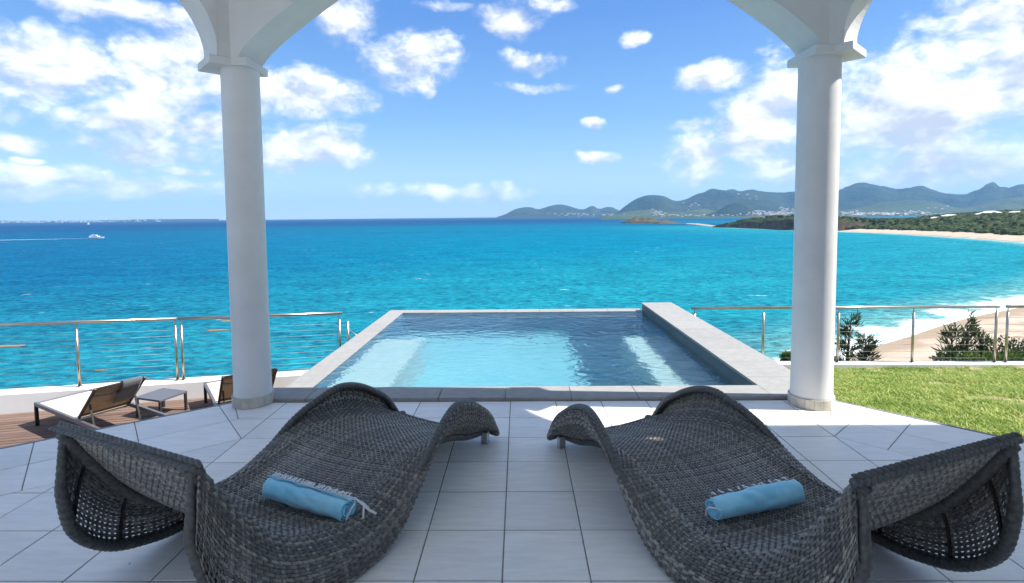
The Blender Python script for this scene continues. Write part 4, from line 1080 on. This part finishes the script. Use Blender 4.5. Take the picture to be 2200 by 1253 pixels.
# ------------------------------------------------------------------ rolled blue towels
M_BLUE = mat('blue_cotton', (.25, .68, .90), .9, .1, col2=(.38, .77, .93), vscale=9, bump=.5, bscale=90, bdist=.003, sheen=.4)
M_CORD = mat('white_cord', (.84, .84, .86), .9, .1, var=.1, vscale=60)
def rolled_towel(chaise, pa, pb, label, fringe_top, seed):
    """pa, pb: world plan points of the two ends (pb the one nearer the camera)"""
    pa, pb = Vector(pa), Vector(pb); c = (pa+pb)/2; inv = chaise.matrix_basis.inverted(); lc = inv @ Vector((c.x, c.y, 0))
    s = lc.y / L_CH; zs = float(seat_pt(s, lc.x/HW)[2]); R = .052
    d = pb - pa; L = d.length
    root = empty('rolled_towel', (c.x, c.y, zs + R + .006), math.atan2(d.y, d.x)); rnd = random.Random(seed)
    turns = 3.6; NT_, NL = 130, 40; G = []; te = 1.5 if fringe_top else math.pi - 1.2
    for i in range(NT_+1):
        t = i/NT_; th = (t-1)*turns*2*math.pi + te; r0 = .010 + (R-.010)*t**.8
        row = []
        endj = .006*math.sin(th*.7 + seed) + .010*(1-t)
        for j in range(NL+1):
            u = j/NL; x = (u-.5)*(L - 2*endj)
            wr = mnoise.noise(Vector((x*13 + math.cos(th)*1.2, math.sin(th)*1.6 + x*6, seed))) * .011 + mnoise.noise(Vector((x*42 + th*.9, th*2.1, seed+4))) * .0028
            sq = 1 - .10*max(0, -math.sin(th))
            rr = r0 * sq * (1 + .05*math.sin(u*math.pi) - .06*u) + wr*(.25 + .75*t)
            row.append((x, rr*math.cos(th), rr*math.sin(th)*.96))
        G.append(row)
    o = MB().grid(G).build('cloth', M_BLUE, root, True); sd = o.modifiers.new('thick', 'SOLIDIFY'); sd.thickness = .004
    f = MB(); n = 40 if fringe_top else 10
    for k in range(n):
        u = (k+.5)/n; x = (u-.5)*(L-.02); a0 = te; pts = []
        ln = rnd.uniform(.5, 1.0); sx = rnd.uniform(-.012, .012)
        for q in range(5):
            a = a0 + q*.17*ln*(-1 if fringe_top else 1); rr = R + .006 + .0022*q*rnd.uniform(.3, 1.6); pts.append((x + sx*q/4 + rnd.uniform(-.003, .003), rr*math.cos(a), rr*math.sin(a)*.96 + .001*q))
        f.tube(pts, .0034, 6)
    tag(f.build('fringe', M_CORD, root, True), kind='stuff')
    e = L/2
    m = MB(); m.tube([(e-.012, R*.9, R*.35), (e+.012, R*.55, R*.45), (e+.016, 0, R*.25), (e+.014, -R*.4, -R*.2), (e+.006, -R*.6, -R*.75), (e+.02, -R*.2, -R*1.02), (e+.03, R*.5, -R*.98)], .0035, 6).build('cord', M_CORD, root, True)
    if fringe_top:
        m = MB(); m.tube([(e-.06, R*.85, R*.6), (e-.01, R*1.05, R*.5), (e+.03, R*1.25, R*.0), (e+.05, R*1.5, -R*.5), (e+.08, R*1.7, -R*.75)], .0055, 6)
        m.tube([(e+.03, R*1.25, R*.0), (e+.045, R*.8, -R*.8), (e+.035, R*.3, -R*1.0)], .0048, 6); m.tube([(e-.03, R*.95, R*.55), (e+.02, R*1.35, R*.1), (e+.03, R*1.9, -R*.6)], .005, 6); m.build('cord', M_CORD, root, True)
    tag(root, label, 'towel', 'rolled blue towels on the chaises')
zt = .25
a, b = at_z(578, 1033, zt), at_z(748, 1083, zt); rolled_towel(chL, a.xy, b.xy, 'rolled light blue towel with a white fringe on the left wicker chaise', True, 3)
a, b = at_z(1712, 1040, zt), at_z(1530, 1078, zt); rolled_towel(chR, a.xy, b.xy, 'rolled light blue towel tied with one white cord on the right wicker chaise', False, 8)

# ------------------------------------------------------------------ planting below the kerb
def leaf_mat(name, dark, light):
    m = bpy.data.materials.new(name); m.use_nodes = True; T = NT(m.node_tree)
    t = T.n('ShaderNodeAttribute', attribute_name='tint').outputs['Fac']; c = T.mix(t, dark, light)
    d = T.n('ShaderNodeBsdfPrincipled', ins={'Base Color': c, 'Roughness': .55, 'Specular IOR Level': .3}); tr = T.n('ShaderNodeBsdfTranslucent', ins={'Color': c})
    T.n('ShaderNodeOutputMaterial', ins={0: T.n('ShaderNodeMixShader', ins={0: .25, 1: d.outputs[0], 2: tr.outputs[0]}).outputs[0]}); return m
M_NEEDLE = leaf_mat('needle_foliage', (.030, .055, .022), (.085, .115, .045)); M_LEAF = leaf_mat('shrub_foliage', (.05, .10, .022), (.16, .22, .06))
M_BARK = mat('bark', (.11, .08, .06), .9, .1, var=.4, vscale=12, bump=.6, bscale=30)
def leaf_cloud(name, pts, dirs, size, aspect, matl, parent, rnd):
    V = []; Q = []; TT = []; b = 0
    for p, d in zip(pts, dirs):
        d = Vector(d); d += Vector((rnd.uniform(-.4, .4), rnd.uniform(-.4, .4), rnd.uniform(-.4, .4))); d.normalize()
        s = d.cross(Vector((rnd.uniform(-1, 1), rnd.uniform(-1, 1), rnd.uniform(-1, 1)))).normalized(); L = size*rnd.uniform(.6, 1.4); w = L*aspect
        p = Vector(p); V += [p - s*w*.5, p + d*L*.5 - s*w, p + d*L, p + d*L*.5 + s*w]; Q.append((b, b+1, b+2, b+3)); b += 4; TT += [rnd.random()]*4
    me = fast_mesh(name, [tuple(v) for v in V], Q, False)
    at = me.attributes.new('tint', 'FLOAT', 'POINT'); at.data.foreach_set('value', np.array(TT, np.float32))
    return obj(name, me, matl, parent)
def conifer(px, py, Y, height, spread, label, seed, lean=0.0):
    rnd = random.Random(seed); top = at_y(px, py, Y); base = Vector((top.x - lean, top.y, top.z - height))
    root = empty('casuarina_tree', base); tv = top - base
    MB().tube([Vector((0, 0, -.4)), tv*.4 + Vector((.05, 0, 0)), tv*.75, tv*.99], [.09, .06, .035, .01], 8).build('trunk', M_BARK, root, True)
    pts = []; dirs = []; br = MB()
    for k in range(34):
        f = .12 + .86*(k/33.0); a = rnd.uniform(0, 6.283); ln = spread*(1.12 - f)**.8*rnd.uniform(.55, 1.15) + .06
        o = tv*f; rise = rnd.uniform(.35, .9); d = Vector((math.cos(a), math.sin(a), rise)).normalized(); e = o + d*ln
        br.tube([o, o + d*ln*.55 + Vector((0, 0, .03)), e], [.014, .009, .004], 5)
        for q in range(int(20*ln/spread) + 7):
            t = rnd.uniform(.15, 1.02); c = o + d*ln*t + Vector((rnd.gauss(0, .05), rnd.gauss(0, .05), rnd.gauss(0, .05)))
            for _ in range(3): pts.append(c); dirs.append(d*.9 + Vector((rnd.uniform(-.6, .6), rnd.uniform(-.6, .6), rnd.uniform(-.1, .9))))
    br.build('branches', M_BARK, root, True)
    leaf_cloud('crown', pts, dirs, .17, .07, M_NEEDLE, root, rnd)
    tag(root, label, 'tree')
def shrub(px, py, Y, w, h, label, seed, matl=None, size=.07):
    rnd = random.Random(seed); c = at_y(px, py, Y); root = empty('shrub', (c.x, c.y, c.z - h)); pts = []; dirs = []; st = MB()
    for k in range(7):
        a = rnd.uniform(0, 6.283); st.tube([(0, 0, -.5), (w*.25*math.cos(a), w*.2*math.sin(a), h*.4), (w*.42*math.cos(a), w*.4*math.sin(a), h*.8)], [.02, .013, .006], 5)
    for k in range(1500):
        u = Vector((rnd.gauss(0, 1), rnd.gauss(0, 1), rnd.gauss(0, 1))).normalized(); r = rnd.random()**.45
        bumpy = 1 + .35*mnoise.noise(u*2.3 + Vector((seed, 0, 0)))
        p = Vector((u.x*w*.5*r*bumpy, u.y*w*.5*r*bumpy, h*.5 + u.z*h*.5*r*bumpy)); pts.append(p); dirs.append(u + Vector((0, 0, .5)))
    st.build('stems', M_BARK, root, True)
    leaf_cloud('foliage', pts, dirs, size, .32, matl or M_LEAF, root, rnd)
    tag(root, label, 'shrub', 'shrubs below the kerb')
conifer(1829, 684, 13.5, 3.4, .46, 'dark feathery casuarina tree just right of the sunlit column', 11, .25)
conifer(1860, 730, 12.6, 2.2, .36, 'small casuarina sapling beside the feathery tree, right of the column', 12)
conifer(2078, 690, 14.0, 3.2, .5, 'feathery casuarina tree in front of the beach, behind the railing', 13, -.1)
conifer(2046, 712, 13.8, 2.6, .6, 'thin casuarina sapling left of the taller tree on the beach side', 14)
conifer(2110, 716, 13.6, 2.6, .55, 'thin casuarina sapling right of the taller tree near the double post', 15)
shrub(2062, 757, 11.6, .95, .6, 'dark green shrub at the foot of the casuarinas behind the railing', 21, M_NEEDLE)
shrub(2118, 756, 11.0, .9, .7, 'bright leafy shrub just left of the double railing post', 22)
shrub(2185, 728, 13.2, 1.3, .9, 'dark clipped hedge beyond the railing at the right edge', 23, M_NEEDLE)
shrub(2190, 762, 10.8, .9, .5, 'bright leafy shrub low behind the railing at the right edge', 24)
shrub(1694, 757, 11.5, .3, .3, 'small grey-green sprig between the parapet and the right column', 25, M_LEAF, .04)

# ------------------------------------------------------------------ villas, town, boats, drifting weed
from mathutils.bvhtree import BVHTree
def bvh_of(names):
    V = []; P = []
    for o in scn.objects:
        if o.type == 'MESH' and o.name.split('.')[0] in names:
            b = len(V); V += [v.co.copy() for v in o.data.vertices]; P += [tuple(i + b for i in p.vertices) for p in o.data.polygons]
    return BVHTree.FromPolygons(V, P)
M_HOUSE = mat('white_house_wall', (.50, .485, .46), .8, .2); M_ROOFW = mat('pale_roof', (.60, .58, .56), .7, .2); M_WIN = mat('dark_window', (.05, .07, .09), .2, .5)
M_ROOFR = mat('terracotta_roof', (.36, .19, .13), .8, .2)
CAMP = Vector((0, 0, CAM_H))
def build_villas():
    tree = bvh_of({'hill'})
    info = [(2042, 463, 1000, 30, 6, 'broad white villa with a hipped roof, leftmost on the wooded hill'), (2012, 467, 960, 20, 5, 'small white villa among trees just below the leftmost hill villa'),
            (2108, 461, 980, 18, 5, 'small white villa left of the long hilltop villa'), (2128, 460, 990, 30, 7, 'large white hilltop villa with a peaked roof near the right edge'),
            (2158, 460, 990, 34, 5, 'long low white villa on the hilltop near the right edge'), (2183, 463, 960, 22, 5, 'white villa on the hill closest to the right edge')]
    for px, py, Y, w, h, lab in info:
        p = at_y(px, py, Y); hit = tree.ray_cast(Vector((p.x, p.y, 200)), Vector((0, 0, -1)))[0]
        zg = hit.z if hit else p.z - 6
        r = empty('villa', (p.x, p.y, zg), math.atan2(-p.x, p.y)*.6); d = w*.55; zb = max(h, p.z - zg)
        MB().box(-w/2, w/2, -d/2, d/2, 0, zb - h*.35).build('wall', M_HOUSE, r)
        m = MB(); e = 1.2; zt = zb - h*.35 + .01; m.add([(-w/2-e, -d/2-e, zt), (w/2+e, -d/2-e, zt), (w/2+e, d/2+e, zt), (-w/2-e, d/2+e, zt), (-w/5, 0, zt+h*.5), (w/5, 0, zt+h*.5)],
              [(0,1,5,4), (1,2,5), (2,3,4,5), (3,0,4), (3,2,1,0)]); m.build('roof', M_ROOFW, r)
        for k in range(4):
            x = -w/2 + w*(k+.5)/4; MB().box(x-w*.07, x+w*.07, -d/2-.15, -d/2+.1, zt-2.6, zt-.7).build('window', M_WIN, r)
        tag(r, lab, 'villa', 'white villas on the wooded hill')
build_villas()
def build_town():
    tree = bvh_of({'foothill', 'mountain', 'town_shore'}); rnd = random.Random(5); A = MB(); B = MB(); Rr = MB(); n = 0
    clusters = [(1415, 26, 460, 6, 40), (1480, 60, 464, 2.5, 40), (1560, 30, 463, 2, 12), (1655, 45, 460, 5, 150), (1690, 30, 455, 7, 60), (1835, 40, 461, 4, 90), (1905, 70, 461, 2.5, 130), (1975, 30, 459, 4, 40),
                (1240, 50, 462, 3, 40), (1622, 60, 420, 8, 9), (1470, 40, 446, 7, 12), (2020, 40, 447, 5, 7), (1300, 30, 463, 2, 14)]
    for cx, sx, cy_, sy, cnt in clusters:
        for _ in range(int(cnt*.65)):
            px, py = rnd.gauss(cx, sx*.5), rnd.gauss(cy_, sy*.6); d = ray(px, py).normalized(); hit = tree.ray_cast(CAMP, d)[0]
            if hit is None or hit.z < SEA + .5: continue
            w, dp, h = rnd.uniform(10, 26), rnd.uniform(9, 14), rnd.uniform(5, 11); x, y, z = hit; k = math.hypot(x, y) / 5200
            w *= k; h *= k; (A if rnd.random() < .75 else B).box(x-w/2, x+w/2, y-dp/2, y+dp/2, z-6, z+h*.75)
            e = .6; zt = z + h*.75 + .05; (Rr if rnd.random() < .28 else A).add([(x-w/2-e, y-dp/2-e, zt), (x+w/2+e, y-dp/2-e, zt), (x+w/2+e, y+dp/2+e, zt), (x-w/2-e, y+dp/2+e, zt), (x-w/5, y, zt+h*.3), (x+w/5, y, zt+h*.3)],
                   [(0,1,5,4), (1,2,5), (2,3,4,5), (3,0,4)])
    me = mesh_from('town', A.V + B.V + Rr.V, A.F + [tuple(i + len(A.V) for i in f) for f in B.F] + [tuple(i + len(A.V) + len(B.V) for i in f) for f in Rr.F])
    for m in (M_HOUSE, mat('cream_house_wall', (.50, .40, .33), .8, .2), M_ROOFR): me.materials.append(m)
    me.polygons.foreach_set('material_index', [0]*len(A.F) + [1]*len(B.F) + [2]*len(Rr.F))
    o = obj('town', me); tag(o, 'far-off town of tiny white houses along the shore under the mountains', 'town', kind='stuff')
build_town()
def build_island_town():
    rnd = random.Random(9); A = MB(); tree = bvh_of({'low_island'})
    for _ in range(150):
        px = rnd.uniform(-20, 240) if rnd.random() < .85 else rnd.uniform(240, 340); d0 = at_y(px, 475, 8000); f = Vector((d0.x, d0.y)).normalized()
        q = f * (Vector((d0.x, d0.y)).length * rnd.uniform(1.03, 1.11)); hit = tree.ray_cast(Vector((q.x, q.y, 300)), Vector((0, 0, -1)))[0]
        if hit is None: continue
        w, h = rnd.uniform(25, 70), rnd.uniform(6, 13); A.box(q.x-w/2, q.x+w/2, q.y-12, q.y+12, hit.z-6, hit.z+h)
    if A.V:
        o = A.build('island_houses', M_HOUSE); tag(o, 'tiny white buildings dotted along the low island on the left horizon', 'houses', kind='stuff')
build_island_town()

M_HULL = mat('white_gelcoat', (.75, .76, .77), .3, .5)
def build_boats():
    p = at_z(206, 512.5, SEA); r = empty('motor_yacht', (p.x, p.y, SEA), rad(6)); hull = MB(); G = []
    for i in range(13):
        t = i/12; x = -11 + 23*t; w = 2.6*(1 - max(0, (t-.55)/.45)**2.2); k = .35 + .65*(1-max(0, (t-.7)/.3)**1.5)
        dk = 1.7 + .9*t
        G.append([(x, -w*.55*k, -.6 + .9*max(0, t-.7)), (x + .3*t, -w*.9, .5), (x + .9*t, -w, dk), (x + .9*t, w, dk), (x + .3*t, w*.9, .5), (x, w*.55*k, -.6 + .9*max(0, t-.7))])
    hull.grid(G).build('hull', M_HULL, r)
    MB().prism([(-9, -2), (3.5, -1.9), (6, -1), (6, 1), (3.5, 1.9), (-9, 2)], 1.9, 4.0).build('cabin', M_HULL, r, bevel=.2)
    MB().prism([(-6.5, -1.7), (1.2, -1.5), (2.6, -.8), (2.6, .8), (1.2, 1.5), (-6.5, 1.7)], 4.01, 5.7).build('flybridge', M_HULL, r, bevel=.2)
    MB().box(-5.5, 3.6, -2.03, -1.98, 2.7, 3.4).build('window', M_WIN, r); MB().box(-3.4, 1.0, -1.72, -1.66, 4.6, 5.2).build('window', M_WIN, r)
    MB().tube([(-3, 0, 5.7), (-3.6, 0, 8.2)], .09, 6).build('mast', M_HULL, r)
    tag(r, 'white motor yacht under way, trailing a wake on the left', 'boat')
    # wake
    e = p - Vector((10.5, -1.0, 0)); far = at_z(-60, 517.5, SEA); d = (far - e); G = []; N = 70; s = Vector((-d.y, d.x, 0)).normalized()
    for i in range(N+1):
        t = i/N; c = e + d*t; w = (1.6 + 7*t)*(1 + .5*mnoise.noise(Vector((t*40, 1, 0))))
        c.z = SEA + .12; G.append([tuple(c - s*w), tuple(c + s*w*.7)])
    wm = bpy.data.materials.new('wake_foam'); wm.use_nodes = True; T = NT(wm.node_tree); P = T.n('ShaderNodeNewGeometry').outputs['Position']
    a = T.sstep(T.noise(T.vm('MULTIPLY', P, (.12, .5, 0)), 1.0, 4, .7), .36, .56); df = T.n('ShaderNodeBsdfDiffuse', ins={'Color': (.7, .75, .78, 1)}); tr = T.n('ShaderNodeBsdfTransparent')
    T.n('ShaderNodeOutputMaterial', ins={0: T.n('ShaderNodeMixShader', ins={0: a, 1: tr.outputs[0], 2: df.outputs[0]}).outputs[0]})
    tag(MB().grid(G).build('wake', wm), 'long white wake behind the motor yacht', 'wake', kind='stuff')
    for px, py, h, lab in ((190, 482.5, 26, 'tiny white sailing boat near the low island on the left'), (1341, 468.2, 60, 'tiny white sailing boat in front of the far town')):
        q = at_z(px, py, SEA); r = empty('sailing_boat', (q.x, q.y, SEA), .4)
        MB().prism([(-h*.3, -h*.07), (h*.15, -h*.08), (h*.32, 0), (h*.15, h*.08), (-h*.3, h*.07)], -.3, h*.06).build('hull', M_HULL, r)
        MB().tube([(0, 0, 0), (0, 0, h)], h*.012, 6).build('mast', M_ALU, r)
        MB().add([(-.01*h, 0, h*.12), (-.26*h, .05*h, h*.13), (-.01*h, 0, h*.97)], [(0, 1, 2)]).add([(.02*h, 0, h*.1), (.26*h, .04*h, h*.09), (.02*h, 0, h*.85)], [(0, 1, 2)]).build('sail', M_HULL, r)
        tag(r, lab, 'boat', 'sailing boats far out')
build_boats()
M_WEED = mat('orange_seaweed', (.30, .165, .075), .9, .2, col2=(.22, .15, .09), vscale=.8)
def weed(px, py, half_w, half_d, label, seed):
    c = at_z(px, py, SEA); rnd = random.Random(seed); n = 36; P = []
    root = empty('seaweed_mat', (c.x, c.y, SEA))
    for k in range(n):
        a = 2*math.pi*k/n; r = 1 + .45*mnoise.noise(Vector((math.cos(a)*1.6, math.sin(a)*1.6, seed))) + .25*mnoise.noise(Vector((math.cos(a)*5, math.sin(a)*5, seed)))
        P.append((half_w*r*math.cos(a), half_d*r*math.sin(a) + .25*half_w*math.cos(a)*.3))
    MB().prism(P, -.05, .09).build('raft', M_WEED, root); tag(root, label, 'seaweed', 'drifting mats of seaweed')
weed(20, 744, 3.6, .9, 'orange drift of seaweed at the left edge, above the parapet wall', 1)
weed(470, 710, 3.0, .7, 'orange streak of seaweed just left of the left column, lower of two', 2)
weed(489, 690, 1.9, .9, 'orange patch of seaweed touching the left column, upper of two', 3)
weed(215, 796, 1.1, .35, 'tiny orange scrap of seaweed above the grey-towelled lounger', 4)

# ------------------------------------------------------------------ sea air between here and the far hills
def build_haze():
    m = bpy.data.materials.new('sea_haze'); m.use_nodes = True; T = NT(m.node_tree)
    v = T.n('ShaderNodeVolumePrincipled', ins={'Color': (.27, .58, 1.0, 1), 'Density': 5.2e-5, 'Anisotropy': 0.0})
    T.n('ShaderNodeOutputMaterial', ins={'Volume': v.outputs[0]})
    o = MB().box(-19000, 19000, -19000, 19000, SEA - 4, 620).build('haze', m); tag(o, 'pale blue sea haze over the bay', 'haze', kind='stuff')
build_haze()
